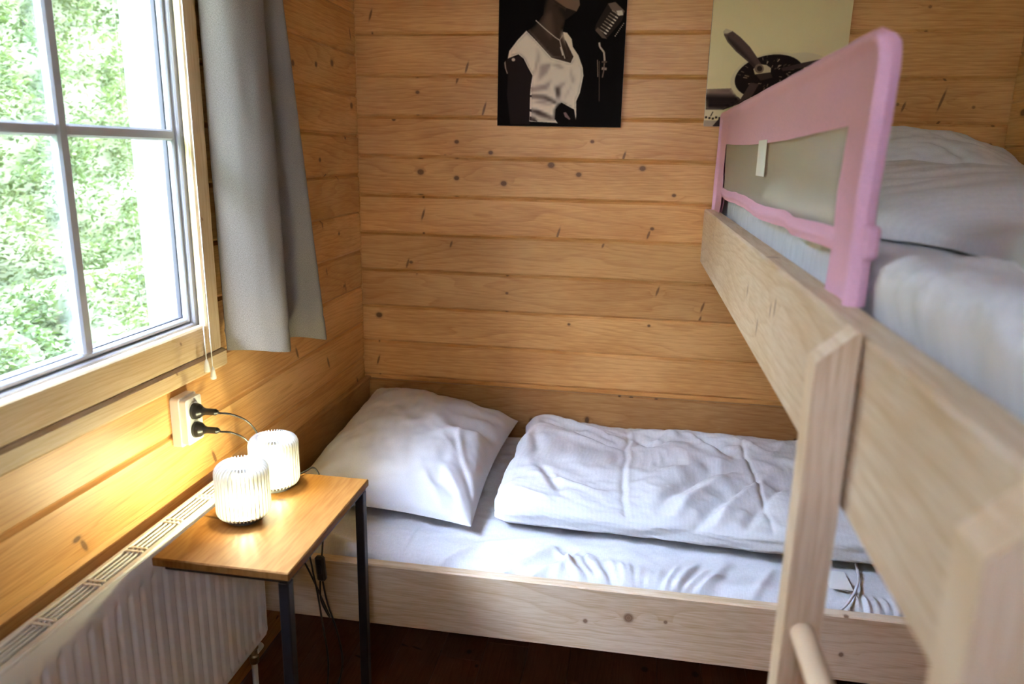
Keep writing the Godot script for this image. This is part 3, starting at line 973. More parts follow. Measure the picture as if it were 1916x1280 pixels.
func build_bedding() -> void:
	rng.seed = 6
	var gather := []
	for k in 16:
		var a := lerpf(-1.4, 1.4, k / 15.0) + rng.randf_range(-0.05, 0.05)
		gather.append([1.0 + a * 0.09, 0.935, 1.0 + a * 0.15, 0.935 - rng.randf_range(0.06, 0.13), rng.randf_range(0.003, 0.006), 0.0075])
	gather.append_array([[0.52, 0.93, 0.60, 0.82, 0.006, 0.012], [0.60, 0.82, 0.80, 0.76, 0.005, 0.014], [0.42, 0.93, 0.425, 0.72, 0.002, 0.003], [0.2, 0.86, 0.36, 0.92, 0.010, 0.018], [0.1, 0.80, 0.32, 0.93, 0.008, 0.014], [0.68, 0.93, 0.80, 0.80, 0.007, 0.015], [0.74, 0.93, 0.9, 0.82, 0.006, 0.012], [0.8, 0.93, 0.86, 0.8, 0.004, 0.01], [1.15, 0.93, 1.22, 0.8, 0.006, 0.014], [1.09, 0.93, 1.14, 0.78, 0.004, 0.014], [1.27, 0.92, 1.33, 0.8, 0.006, 0.013]])
	for k in 10:
		gather.append([1.50 + k * 0.022, 0.935, 1.50 + k * 0.020, 0.87, 0.006, 0.006])
	var wob := noise(6.0, 3, 3)
	var m := thing("mattress", "mattress in a white fitted sheet on the low bed frame", "mattress", Vector3(1.0, 0.281, 0.48))
	var here := m.position
	part(m, "fitted_sheet", mattress_skin(Vector3(0.03, 0.285, 0.03), Vector3(1.985, MATTRESS_Y - 0.006, 0.924), 0.04, func(p: Vector3, d: float) -> Vector3:
		var y := 1.5 * folds(Vector2(p.x, p.z), gather) + 0.010 * wob.get_noise_2d(p.x * 0.7, p.z) * smoothstep(0.0, 0.05, d)
		return p + Vector3(0, y if p.y > 0.36 else 0.0, 0.006 * wob.get_noise_2d(p.x * 3.0, 5.0) if p.z > 0.9 else 0.0) - here), M.sheet)

	var loop := spline([Vector3(1.536, 0.404, 0.745), Vector3(1.521, 0.406, 0.82), Vector3(1.495, 0.404, 0.885), Vector3(1.470, 0.392, 0.918), Vector3(1.452, 0.378, 0.926)], 8)
	for k in loop.size():
		loop[k] -= here
	part(m, "corner_loop", tube(loop, 0.003, 8), M.sheet)
	slab(m, "care_tag", Vector3(1.445, 0.4035, 0.79) - here, Vector3(1.497, 0.4045, 0.872) - here, M.tag, 0.0)

	# pillow on the lower bed
	var list := [[0.98, 0.35, 0.72, 0.50, -0.020, 0.05], [0.97, 0.45, 0.70, 0.62, 0.014, 0.03], [0.95, 0.2, 0.75, 0.35, -0.010, 0.04], [0.9, 0.75, 0.80, 0.55, 0.010, 0.02], [0.60, 0.55, 0.85, 0.70, 0.003, 0.008], [0.05, 0.10, 0.25, 0.2, -0.010, 0.03], [0.92, 0.92, 0.75, 0.86, -0.008, 0.03], [0.3, 0.95, 0.6, 0.9, -0.006, 0.02], [0.45, 0.03, 0.55, 0.2, -0.006, 0.03], [0.98, 0.98, 0.80, 0.80, 0.007, 0.022], [0.99, 0.90, 0.86, 0.70, -0.007, 0.018], [0.85, 0.99, 0.70, 0.86, 0.005, 0.015], [0.97, 0.03, 0.80, 0.16, 0.008, 0.022], [0.90, 0.02, 0.74, 0.10, -0.006, 0.018], [0.03, 0.03, 0.16, 0.22, 0.010, 0.03]]
	var p := thing("pillow", "white pillow on the lower bed leaning into the log corner", "pillow", Vector3(0.31, 0.405, 0.42))
	var o := p.position
	var skins := pillow_skin(Vector3(0.065, 0.535, 0.055) - o, Vector3(0.585, 0.462, 0.075) - o, Vector3(0.575, 0.425, 0.79) - o, Vector3(0.035, 0.43, 0.76) - o, 0.135, 0.03, 0.406 - o.y, list, 12)
	var case_mesh: ArrayMesh = skins[0]
	part(p, "pillowcase", case_mesh, M.sheet)
	part(p, "underside", skins[1], M.sheet)

	# duvet folded over on the lower bed
	var back_h := [[0.60, 0.075], [0.66, 0.100], [0.80, 0.085], [0.96, 0.055], [1.02, 0.065], [1.12, 0.085], [1.24, 0.070], [1.40, 0.075], [1.60, 0.080], [2.0, 0.075]]
	var front_h := [[0.60, 0.085], [0.75, 0.100], [0.96, 0.095], [1.10, 0.105], [1.40, 0.100], [2.0, 0.10]]
	var creases := [[0.962, 0.06, 0.962, 0.76, -0.0035, 0.008], [0.976, 0.06, 0.976, 0.76, 0.0022, 0.008], [1.325, 0.1, 1.325, 0.76, -0.005, 0.006], [0.64, 0.33, 0.96, 0.36, -0.004, 0.006],
		[0.70, 0.08, 0.95, 0.20, 0.010, 0.020], [0.68, 0.14, 0.94, 0.27, -0.008, 0.016], [0.75, 0.25, 0.95, 0.30, 0.006, 0.014], [0.66, 0.20, 0.70, 0.42, -0.010, 0.018],
		[0.98, 0.14, 1.05, 0.26, -0.012, 0.020], [1.0, 0.08, 1.12, 0.16, 0.008, 0.02], [1.20, 0.10, 1.30, 0.30, -0.016, 0.024], [1.16, 0.12, 1.24, 0.30, 0.010, 0.02], [1.30, 0.12, 1.38, 0.24, 0.010, 0.02],
		[0.98, 0.62, 1.22, 0.42, 0.008, 0.020], [1.05, 0.70, 1.20, 0.48, -0.010, 0.016], [1.08, 0.74, 1.26, 0.50, 0.010, 0.016], [1.14, 0.75, 1.32, 0.52, -0.009, 0.014], [1.18, 0.76, 1.36, 0.50, 0.009, 0.014], [1.26, 0.75, 1.42, 0.48, -0.008, 0.014], [1.06, 0.52, 1.32, 0.34, 0.009, 0.018], [1.12, 0.56, 1.40, 0.36, -0.008, 0.016],
		[0.72, 0.50, 0.80, 0.68, -0.008, 0.016], [0.78, 0.46, 0.92, 0.40, 0.007, 0.014], [0.70, 0.58, 0.90, 0.66, 0.006, 0.016], [1.45, 0.3, 1.55, 0.7, 0.008, 0.02], [1.5, 0.2, 1.66, 0.5, -0.008, 0.02]]
	rng.seed = 23
	for k in 46:
		var q := Vector2(rng.randf_range(0.66, 1.6), rng.randf_range(0.10, 0.72))
		var a := rng.randf_range(-1.25, -0.35) if q.x > 0.95 else rng.randf_range(0.1, 1.2)
		var d := Vector2(cos(a), sin(a)) * rng.randf_range(0.04, 0.12)
		creases.append([q.x - d.x, q.y - d.y, q.x + d.x, q.y + d.y, rng.randf_range(-0.0035, 0.0045), rng.randf_range(0.007, 0.013)])
	var dv := thing("duvet", "white duvet folded over lengthwise on the lower bed", "duvet", Vector3(1.3, MATTRESS_Y + 0.004, 0.4))
	var dh := dv.position
	var wr := noise(5.0, 55, 4)
	part(dv, "duvet_cover", sheet(320, 240, func(u: float, v: float) -> Vector3:
		var x := 0.618 + 1.36 * (u if u > 0.08 else u * u / 0.08)
		var th := TAU * v
		var cz := cos(th)
		var sy := sin(th)
		var e := clampf((x - 0.616) / 0.05, 0.0, 1.0)
		var endf := sqrt(1.0 - (1.0 - e) * (1.0 - e))
		if u == 0.0:
			endf = 0.0
		var side := signf(cz) * pow(absf(cz), 0.5)
		var zf := along([[0.6, 0.745], [0.75, 0.748], [1.0, 0.755], [1.4, 0.775], [2.0, 0.775]], x)
		var zc := (0.035 + zf) / 2
		var z := zc + (zf - 0.035) / 2 * side * lerpf(0.94, 1.0, endf)
		var hh := lerpf(along(back_h, x), along(front_h, x), smoothstep(0.1, 0.6, z))
		var lift := signf(sy) * pow(absf(sy), 0.62)
		var y := 0.0
		if lift >= 0.0:
			y = 0.030 + (hh - 0.030) * lift * endf
			y += (1.5 * folds(Vector2(x, z), creases) + 0.014 * wr.get_noise_2d(x * 0.8, z * 1.3)) * smoothstep(0.0, 0.5, lift) * endf
		else:
			y = 0.030 + 0.029 * lift * lerpf(0.3, 1.0, endf)
		z += 0.006 * wr.get_noise_2d(x * 1.2, 9.0 + y * 6.0) * signf(cz)
		return Vector3(x + 0.018 * wr.get_noise_2d(3.0, z * 0.9) * (1.0 - u), MATTRESS_Y + 0.004 + y, z) - dh, true, Vector2(0.9, 0.9)), M.linen)

	# the upper mattress bulges over the rail in front of the bed guard
	var um := thing("bunk_mattress", "mattress in a white fitted sheet on the upper bunk", "mattress", Vector3(1.6, 1.079, 1.1))
	var uo := um.position
	var ug := []
	rng.seed = 8
	for k in 14:
		ug.append([1.19, 1.72 + k * 0.034, 1.27, 1.72 + k * 0.034 + rng.randf_range(-0.02, 0.02), rng.randf_range(0.004, 0.009), 0.010])
	ug.append_array([[1.22, 1.80, 1.34, 1.76, -0.004, 0.005], [1.34, 1.76, 1.6, 1.80, -0.004, 0.006], [1.25, 1.69, 1.5, 1.78, 0.006, 0.02], [1.28, 1.62, 1.5, 1.69, -0.006, 0.02]])
	part(um, "fitted_sheet", mattress_skin(Vector3(1.218, 1.08, 0.03), Vector3(1.985, 1.262, 2.19), 0.03, func(q: Vector3, d: float) -> Vector3:
		var out := smoothstep(1.64, 1.70, q.z) * smoothstep(1.45, 1.22, q.x)
		var side := 0.0035 * sin(q.z * 95.0 + 2.0 * sin(q.z * 21.0)) if q.x < 1.222 and q.y > 1.19 and q.y < 1.245 else 0.0
		var y := folds(Vector2(q.x, q.z), ug) + 0.004 * wob.get_noise_2d(q.x, q.z)
		return Vector3(q.x - 0.016 * out * smoothstep(1.200, 1.212, q.y) + side, q.y + (y if q.y > 1.23 else 0.0) + 0.010 * out * smoothstep(1.2, 1.24, q.y), q.z) - uo), M.sheet)

	var up := thing("bunk_pillow", "plump pillow on the upper bunk propped against the back wall", "pillow", Vector3(1.65, 1.265, 0.2))
	var po := up.position
	var ul := [[0.6, 0.5, 0.85, 0.7, -0.010, 0.03], [0.7, 0.4, 0.95, 0.55, 0.008, 0.03], [0.55, 0.7, 0.7, 0.95, -0.008, 0.025]]
	var us := pillow_skin(Vector3(1.36, 1.40, 0.05) - po, Vector3(1.97, 1.37, 0.05) - po, Vector3(1.99, 1.285, 0.47) - po, Vector3(1.34, 1.285, 0.47) - po, 0.125, 0.04, 1.268 - po.y, ul, 16, Vector3(0, 0.92, 0.38).normalized())
	part(up, "pillowcase", us[0], M.sheet)
	part(up, "underside", us[1], M.sheet)

	var ud := thing("bunk_duvet", "crumpled white duvet on the upper bunk in front of the pillow", "duvet", Vector3(1.65, 1.263, 1.2))
	var od := ud.position
	var uc := [[1.34, 0.60, 1.70, 0.75, 0.010, 0.03], [1.32, 0.75, 1.66, 0.92, -0.012, 0.03], [1.32, 0.92, 1.60, 1.0, 0.010, 0.025], [1.40, 0.45, 1.8, 0.55, 0.010, 0.03], [1.30, 1.10, 1.52, 1.16, 0.010, 0.02], [1.29, 1.20, 1.50, 1.27, -0.012, 0.018], [1.29, 1.30, 1.46, 1.34, 0.008, 0.02], [1.33, 1.72, 1.50, 1.66, -0.008, 0.02], [1.36, 1.82, 1.60, 1.76, 0.008, 0.03]]
	part(ud, "duvet_cover", sheet(190, 130, func(u: float, v: float) -> Vector3:
		var th := TAU * v
		var cx := cos(th)
		var sy := sin(th)
		var z := lerpf(0.50, 2.08, u)
		var e := minf(clampf((z - 0.50) / 0.10, 0, 1), clampf((2.08 - z) / 0.09, 0, 1))
		var endf := sqrt(1.0 - (1.0 - e) * (1.0 - e))
		var side := signf(cx) * pow(absf(cx), 0.45)
		var x0 := along([[0.50, 1.255], [1.2, 1.265], [1.42, 1.275], [1.54, 1.325], [1.64, 1.335], [1.76, 1.315], [2.08, 1.34]], z)
		var x1 := 1.97
		var x := (x0 + x1) / 2 + (x1 - x0) / 2 * side * lerpf(0.9, 1.0, endf)
		var hh := lerpf(along([[0.50, 0.085], [1.0, 0.080], [1.38, 0.074], [1.54, 0.034], [1.66, 0.050], [2.08, 0.05]], z), along([[0.50, 0.10], [1.2, 0.097], [1.38, 0.092], [1.54, 0.040], [1.70, 0.062], [2.08, 0.06]], z), smoothstep(1.30, 1.55, x))
		var lift := signf(sy) * pow(absf(sy), 0.55)
		var y := 0.0
		if lift >= 0.0:
			y = 0.006 + (hh - 0.006) * lift * endf + (folds(Vector2(x, z), uc) + 0.008 * wr.get_noise_2d(x, z)) * smoothstep(0.0, 0.6, lift) * endf
		else:
			y = 0.006 + 0.005 * lift
		return Vector3(x, 1.262 + maxf(y, 0.001), z) - od, true, Vector2(0.9, 0.6)), M.linen)

func build_radiator() -> void:
	var r := thing("radiator", "white ribbed panel radiator with a slotted top under the window", "radiator", Vector3(0.075, 0.19, 1.45))
	var o := r.position
	var z0 := 1.003
	var z1 := 1.93
	var top := 0.641
	# corrugated front: flutes 33 mm apart
	part(r, "front_panel", sheet(14, 560, func(u: float, v: float) -> Vector3:
		var y := 0.0
		var k := u * 14.0
		var rise := [0.190, 0.192, 0.205, 0.212, 0.222, 0.30, 0.40, 0.50, 0.575, 0.585, 0.595, 0.612, 0.625, 0.634, 0.637]
		y = rise[int(round(k))]
		var z := lerpf(z0, z1, v)
		var f := smoothstep(0.205, 0.222, y) * smoothstep(0.597, 0.583, y)
		var wave := absf(sin((z - z0) / 0.0333 * PI))
		var x := 0.1045 - f * 0.006 * (1.0 - smoothstep(0.1, 0.75, wave))
		if y > 0.62:
			x -= (y - 0.62) * (y - 0.62) * 14.0
		if y < 0.195:
			x -= 0.004
		return Vector3(x, y, z) - o), M.white_metal)
	slab(r, "back_panel", Vector3(0.048, 0.20, z0) - o, Vector3(0.056, 0.625, z1) - o, M.white_metal, 0.002)
	for z in [z0 - 0.003, z1]:
		slab(r, "side_cover", Vector3(0.046, 0.20, z) - o, Vector3(0.1035, 0.640, z + 0.003) - o, M.white_metal, 0.001)
	slab(r, "bottom", Vector3(0.05, 0.192, z0) - o, Vector3(0.100, 0.196, z1) - o, M.white_metal, 0.0)
	# top grille: two edge strips, cross bars every 113 mm, three thin bars along
	slab(r, "grille_edge", Vector3(0.045, 0.632, z0) - o, Vector3(0.0555, top, z1) - o, M.white_metal, 0.002)
	slab(r, "grille_edge", Vector3(0.090, 0.632, z0) - o, Vector3(0.1035, top, z1) - o, M.white_metal, 0.002)
	for x in [0.0625, 0.0715, 0.0805]:
		slab(r, "grille_bar", Vector3(x, 0.634, z0) - o, Vector3(x + 0.0032, top - 0.0005, z1) - o, M.white_metal, 0.001)
	var z := z0 + 0.045
	while z < z1:
		slab(r, "cross_bar", Vector3(0.0555, 0.633, z) - o, Vector3(0.090, top + 0.0005, z + 0.006) - o, M.white_metal, 0.001)
		slab(r, "cross_bar", Vector3(0.0555, 0.633, z + 0.012) - o, Vector3(0.090, top + 0.0005, z + 0.018) - o, M.white_metal, 0.001)
		z += 0.1133
	slab(r, "convector_fin", Vector3(0.06, 0.22, z0 + 0.03) - o, Vector3(0.088, 0.60, z1 - 0.03) - o, M.gasket, 0.001)
	for zb in [1.12, 1.82]:
		slab(r, "wall_bracket", Vector3(0.001, 0.30, zb) - o, Vector3(0.048, 0.36, zb + 0.02) - o, M.white_metal, 0.001)
	# valve and pipe
	var v := part(r, "valve", lathe([Vector2(0, 0.0), Vector2(0.010, 0.0), Vector2(0.012, 0.006), Vector2(0.012, 0.02), Vector2(0.009, 0.024), Vector2(0.009, 0.038), Vector2(0.012, 0.042), Vector2(0.012, 0.06), Vector2(0, 0.064)], 16), M.brass, Vector3(0.078, 0.125, 1.03) - o)
	part(v, "cap", lathe([Vector2(0, -0.012), Vector2(0.009, -0.012), Vector2(0.009, 0.012), Vector2(0, 0.012)], 12), M.white_plastic, Vector3(0.004, 0.03, -0.016), Vector3(PI / 2, 0, 0))
	part(r, "pipe", tube(PackedVector3Array([Vector3(0.078, 0.001, 1.03) - o, Vector3(0.078, 0.128, 1.03) - o]), 0.0075, 12), M.white_metal)
	part(r, "pipe_collar", lathe([Vector2(0.0075, 0.008), Vector2(0.018, 0.004), Vector2(0.02, 0.0), Vector2(0, 0)], 16), M.white_plastic, Vector3(0.078, 0.001, 1.03) - o)

const TABLE_Y := 0.645

func build_table() -> void:
	var t := thing("side_table", "narrow wooden side table on thin black metal legs beside the radiator", "table", Vector3(0.25, 0.0, 1.225))
	var o := t.position
	slab(t, "tabletop", Vector3(0.122, TABLE_Y - 0.017, 1.022) - o, Vector3(0.387, TABLE_Y, 1.426) - o, M.table, 0.0022, 2, 6, 0.62)
	var put := func(called: String, lo: Vector3, hi: Vector3) -> void:
		slab(t, called, lo - o, hi - o, M.black_metal, 0.0015)
	var y1 := TABLE_Y - 0.0172
	var y0 := y1 - 0.008
	put.call("top_frame", Vector3(0.142, y0, 1.401), Vector3(0.382, y1, 1.419))
	put.call("top_frame", Vector3(0.142, y0, 1.028), Vector3(0.382, y1, 1.046))
	put.call("top_frame", Vector3(0.364, y0, 1.046), Vector3(0.382, y1, 1.401))
	put.call("top_frame", Vector3(0.142, y0, 1.046), Vector3(0.160, y1, 1.401))
	put.call("leg", Vector3(0.362, 0.02, 1.400), Vector3(0.382, y0, 1.420))
	put.call("leg", Vector3(0.362, 0.02, 1.027), Vector3(0.382, y0, 1.047))
	put.call("foot_bar", Vector3(0.142, 0.001, 1.400), Vector3(0.382, 0.02, 1.420))
	put.call("foot_bar", Vector3(0.142, 0.001, 1.027), Vector3(0.382, 0.02, 1.047))
	put.call("foot_bar", Vector3(0.142, 0.001, 1.047), Vector3(0.162, 0.02, 1.400))

func build_curtain() -> void:
	var c := thing("curtain", "grey-brown curtain drawn aside at the right of the window", "curtain", Vector3(0.1, 0.9, 0.9))
	var o := c.position
	var low := spline([Vector3(0.022, 0, 0.955), Vector3(0.034, 0, 0.962), Vector3(0.082, 0, 0.942), Vector3(0.122, 0, 0.918), Vector3(0.148, 0, 0.888), Vector3(0.128, 0, 0.855), Vector3(0.092, 0, 0.815), Vector3(0.110, 0, 0.782), Vector3(0.150, 0, 0.762), Vector3(0.178, 0, 0.742), Vector3(0.150, 0, 0.715), Vector3(0.080, 0, 0.705), Vector3(0.03, 0, 0.715)], 10)
	var high := spline([Vector3(0.022, 0, 0.965), Vector3(0.034, 0, 0.982), Vector3(0.078, 0, 0.966), Vector3(0.108, 0, 0.925), Vector3(0.118, 0, 0.875), Vector3(0.098, 0, 0.845), Vector3(0.078, 0, 0.815), Vector3(0.085, 0, 0.785), Vector3(0.098, 0, 0.765), Vector3(0.100, 0, 0.745), Vector3(0.085, 0, 0.72), Vector3(0.055, 0, 0.71), Vector3(0.03, 0, 0.715)], 10)
	var n := low.size() - 1
	var wob := noise(3.0, 71, 2)
	var y_low := func(v: float) -> float: return lerpf(0.905, 0.893, v) + 0.006 * sin(v * 14.0)
	var at := func(u: float, v: float) -> Vector3:
		var f := v * n
		var i := mini(int(f), n - 1)
		var a := low[i].lerp(low[i + 1], f - i)
		var b := high[i].lerp(high[i + 1], f - i)
		var y: float = lerpf(y_low.call(v), 2.21, u)
		var s := clampf((y - 0.9) / 0.85, 0.0, 1.3)
		var p := a.lerp(b, s)
		p.y = y
		p.x += 0.002 * wob.get_noise_2d(y * 0.8, v * 3.0) - 0.0025 * exp(-pow((y - 0.955) / 0.006, 2.0))
		return p - o
	part(c, "drape", sheet(160, n, at, false, Vector2(3, 1.6)), M.curtain)
	var rod := thing("curtain_rod", "slim black curtain rod high above the window", "rod", Vector3(0.085, 2.23, 1.3))
	part(rod, "pole", tube(PackedVector3Array([Vector3(0, 0, -0.62), Vector3(0, 0, 0.75)]), 0.008, 12), M.black_metal)
	for z in [-0.58, 0.7]:
		part(rod, "bracket", cbox(Vector3(0.08, 0.012, 0.012), 0.002), M.black_metal, Vector3(-0.044, 0, z))

func build_pictures() -> void:
	for s in [[0.4835, 1.457, "dark canvas print of a singer in a white blouse beside a microphone", singer_print()], [1.1415, 1.465, "cream canvas print of an aircraft propeller and engine above the bed guard", propeller_print()]]:
		var t := thing("canvas_print", s[2], "picture", Vector3(s[0] + 0.2, s[1], 0.002), "canvas prints on the back wall")
		part(t, "stretcher", cbox(Vector3(0.40, 0.60, 0.016), 0.002), M.canvas_side, Vector3(0, 0.30, 0.008))
		var m := mat(Color.WHITE, 0.85, s[3])
		m.metallic_specular = 0.2
		m.texture_repeat = false
		var b := Build.new()
		b.flat([Vector3(-0.2, 0, 0), Vector3(0.2, 0, 0), Vector3(0.2, 0.6, 0), Vector3(-0.2, 0.6, 0)], Vector3(0, 0, 1), [Vector2(0, 1), Vector2(1, 1), Vector2(1, 0), Vector2(0, 0)])
		part(t, "print", b.done(), m, Vector3(0, 0, 0.0166))

func build_guard() -> void:
	var g := thing("bed_guard", "pink fabric bed guard with a see-through mesh window on the upper bunk", "bed rail", Vector3(1.197, 1.209, 0.84))
	var o := g.position
	var z0 := 0.02
	var z1 := 1.655
	var y0 := 1.2092
	var y1 := 1.508
	# lines of the grid that follow the openings
	var zs := []
	var ys := []
	var span := func(list: Array, a: float, b: float, k: int) -> void:
		for i in k:
			list.append(lerpf(a, b, float(i) / k))
	span.call(zs, z0, z0 + 0.06, 12); span.call(zs, z0 + 0.06, 0.20, 4); span.call(zs, 0.20, 1.53, 60); span.call(zs, 1.53, z1 - 0.06, 4); span.call(zs, z1 - 0.06, z1, 14); zs.append(z1)
	span.call(ys, y0, 1.258, 4); span.call(ys, 1.258, 1.286, 6); span.call(ys, 1.286, 1.408, 8); span.call(ys, 1.408, y1 - 0.06, 4); span.call(ys, y1 - 0.06, y1, 14); ys.append(y1)
	var nz := zs.size() - 1
	var ny := ys.size() - 1
	var wob := noise(4.0, 19, 3)
	var shape := func(i: int, j: int, face: float) -> Vector3:
		var z: float = zs[i]
		var y: float = ys[j]
		var d := minf(minf(z - z0, z1 - z), y1 - y)
		# round the upper corners
		var r := 0.055
		for e in [[z0 + 0.03, -1.0, 0.03], [z1 - r, 1.0, r]]:
			var rr: float = e[2]
			var dz: float = (z - e[0]) * e[1] / rr
			var dy: float = (y - (y1 - rr)) / rr
			if dz > 0.0 and dy > 0.0:
				z = e[0] + e[1] * rr * dz * sqrt(1.0 - dy * dy * 0.5)
				y = y1 - rr + rr * dy * sqrt(1.0 - dz * dz * 0.5)
		var thick := 0.0
		if d < 0.026:
			thick = 0.0125 * sqrt(maxf(1.0 - pow((0.013 - d) / 0.013, 2.0), 0.0)) if d < 0.013 else lerpf(0.0125, 0.004, smoothstep(0.013, 0.026, d))
		else:
			thick = 0.004
		if ys[j] > 1.2579 and ys[j] < 1.2861 and zs[i] > 0.19 and zs[i] < 1.54:
			thick = maxf(thick, 0.009 * sin(PI * (ys[j] - 1.258) / 0.028))
			y -= 0.004 * sin((z - 0.2) / 1.33 * PI) - 0.006 * wob.get_noise_2d(z * 0.6, 2.0)
		if absf(ys[j] - 1.408) < 0.03 and zs[i] > 0.19 and zs[i] < 1.54:
			y -= 0.010 * sin((z - 0.2) / 1.33 * PI) * (1.0 - absf(ys[j] - 1.408) / 0.03)
		var x := 1.197 - face * thick + 0.003 * wob.get_noise_2d(z, y) + 0.004 * (y - y0) / 0.3
		if d > 0.02:
			x += 0.003 * wob.get_noise_2d(z * 2.0, y * 2.0)
		return Vector3(x, y, z) - o
	var hole := func(u: float, v: float) -> bool:
		var z: float = (zs[int(u * nz)] + zs[mini(int(u * nz) + 1, nz)]) / 2
		var y: float = (ys[int(v * ny)] + ys[mini(int(v * ny) + 1, ny)]) / 2
		return z > 0.20 and z < 1.53 and (y < 1.258 or (y > 1.286 and y < 1.408))
	for face in [1.0, -1.0]:
		part(g, "fabric_cover", sheet(nz, ny, func(u: float, v: float) -> Vector3: return shape.call(int(round(u * nz)), int(round(v * ny)), face), false, Vector2(1.6, 0.9), hole), M.pink)
	part(g, "mesh_window", sheet(40, 8, func(u: float, v: float) -> Vector3:
		var z := lerpf(0.19, 1.54, u)
		var y := lerpf(1.278, 1.412, v)
		return Vector3(1.199 + 0.003 * wob.get_noise_2d(z * 1.5, y * 3.0), y, z) - o), M.mesh)
	slab(g, "care_label", Vector3(1.1935, 1.334, 0.845) - o, Vector3(1.1942, 1.405, 0.95) - o, M.tag, 0.0)
	slab(g, "strap", Vector3(1.196, 1.262, 1.640) - o, Vector3(1.2125, 1.300, 1.662) - o, M.pink, 0.004)

func build_lamps() -> void:
	var R := 0.053
	var H := 0.119
	# one fin: the outline of a rounded plate standing on edge, 1.6 mm thick
	var out := PackedVector2Array()
	for q in [[0.034, 0.010], [0.040, 0.008]]:
		out.append(Vector2(q[0], q[1]))
	for k in 7:
		var a := -PI / 2 + PI / 2 * k / 6.0
		out.append(Vector2(R - 0.013 + 0.013 * cos(a), 0.008 + 0.016 + 0.016 * sin(a)))
	for k in 8:
		var a := PI / 2 * k / 7.0
		out.append(Vector2(R - 0.018 + 0.018 * cos(a), H - 0.018 + 0.018 * sin(a)))
	out.append(Vector2(0.0315, H - 0.002))
	out.append(Vector2(0.0315, H - 0.012))
	out.append(Vector2(0.040, H - 0.020))
	out.append(Vector2(0.042, 0.024))
	var fin := prism(out, -0.0008, 0.0008)
	var proto: Node3D
	for s in [[0.2085, 1.250, 0.0, "glowing white finned table lamp standing nearer the front of the table"], [0.2015, 1.102, 0.05, "glowing white finned table lamp standing behind, nearer the bed"]]:
		var t := thing("table_lamp", s[3], "lamp", Vector3(s[0], TABLE_Y + 0.0005, s[1]), "finned lamps on the side table")
		t.rotation.y = s[2]
		part(t, "base", lathe([Vector2(0, 0), Vector2(0.036, 0), Vector2(0.037, 0.002), Vector2(0.037, 0.010), Vector2(0.034, 0.012), Vector2(0, 0.012)], 36), M.lamp_base)
		part(t, "added_baffle", lathe([Vector2(0, 0.0125), Vector2(0.045, 0.0125), Vector2(0.0455, 0.0135), Vector2(0.045, 0.0145), Vector2(0, 0.0145)], 36), M.lamp_fin)  # disc added inside the lamp to cut off its downward light
		part(t, "collar", lathe([Vector2(0.0325, H - 0.0015), Vector2(0.0325, H - 0.010), Vector2(0.0308, H - 0.010), Vector2(0.0308, H - 0.0015), Vector2(0.0325, H - 0.0015)], 36), M.lamp_fin)
		for k in 40:
			part(t, "fin", fin, M.lamp_fin, Vector3.ZERO, Vector3(0, TAU * k / 40.0, 0))
		part(t, "glow_tube", lathe([Vector2(0, 0.012), Vector2(0.028, 0.012), Vector2(0.0295, 0.015), Vector2(0.0300, 0.104), Vector2(0.0285, 0.108), Vector2(0, 0.109)], 32), M.lamp_glow)
		var l := OmniLight3D.new()
		l.name = "lamp_light"
		l.light_color = lin(1.0, 0.95, 0.56)
		l.light_energy = 0.046
		l.light_size = 0.006
		l.omni_range = 8.0
		l.omni_attenuation = 2.0
		l.shadow_enabled = true
		t.add_child(l)
		l.position = Vector3(0, 0.036, 0)

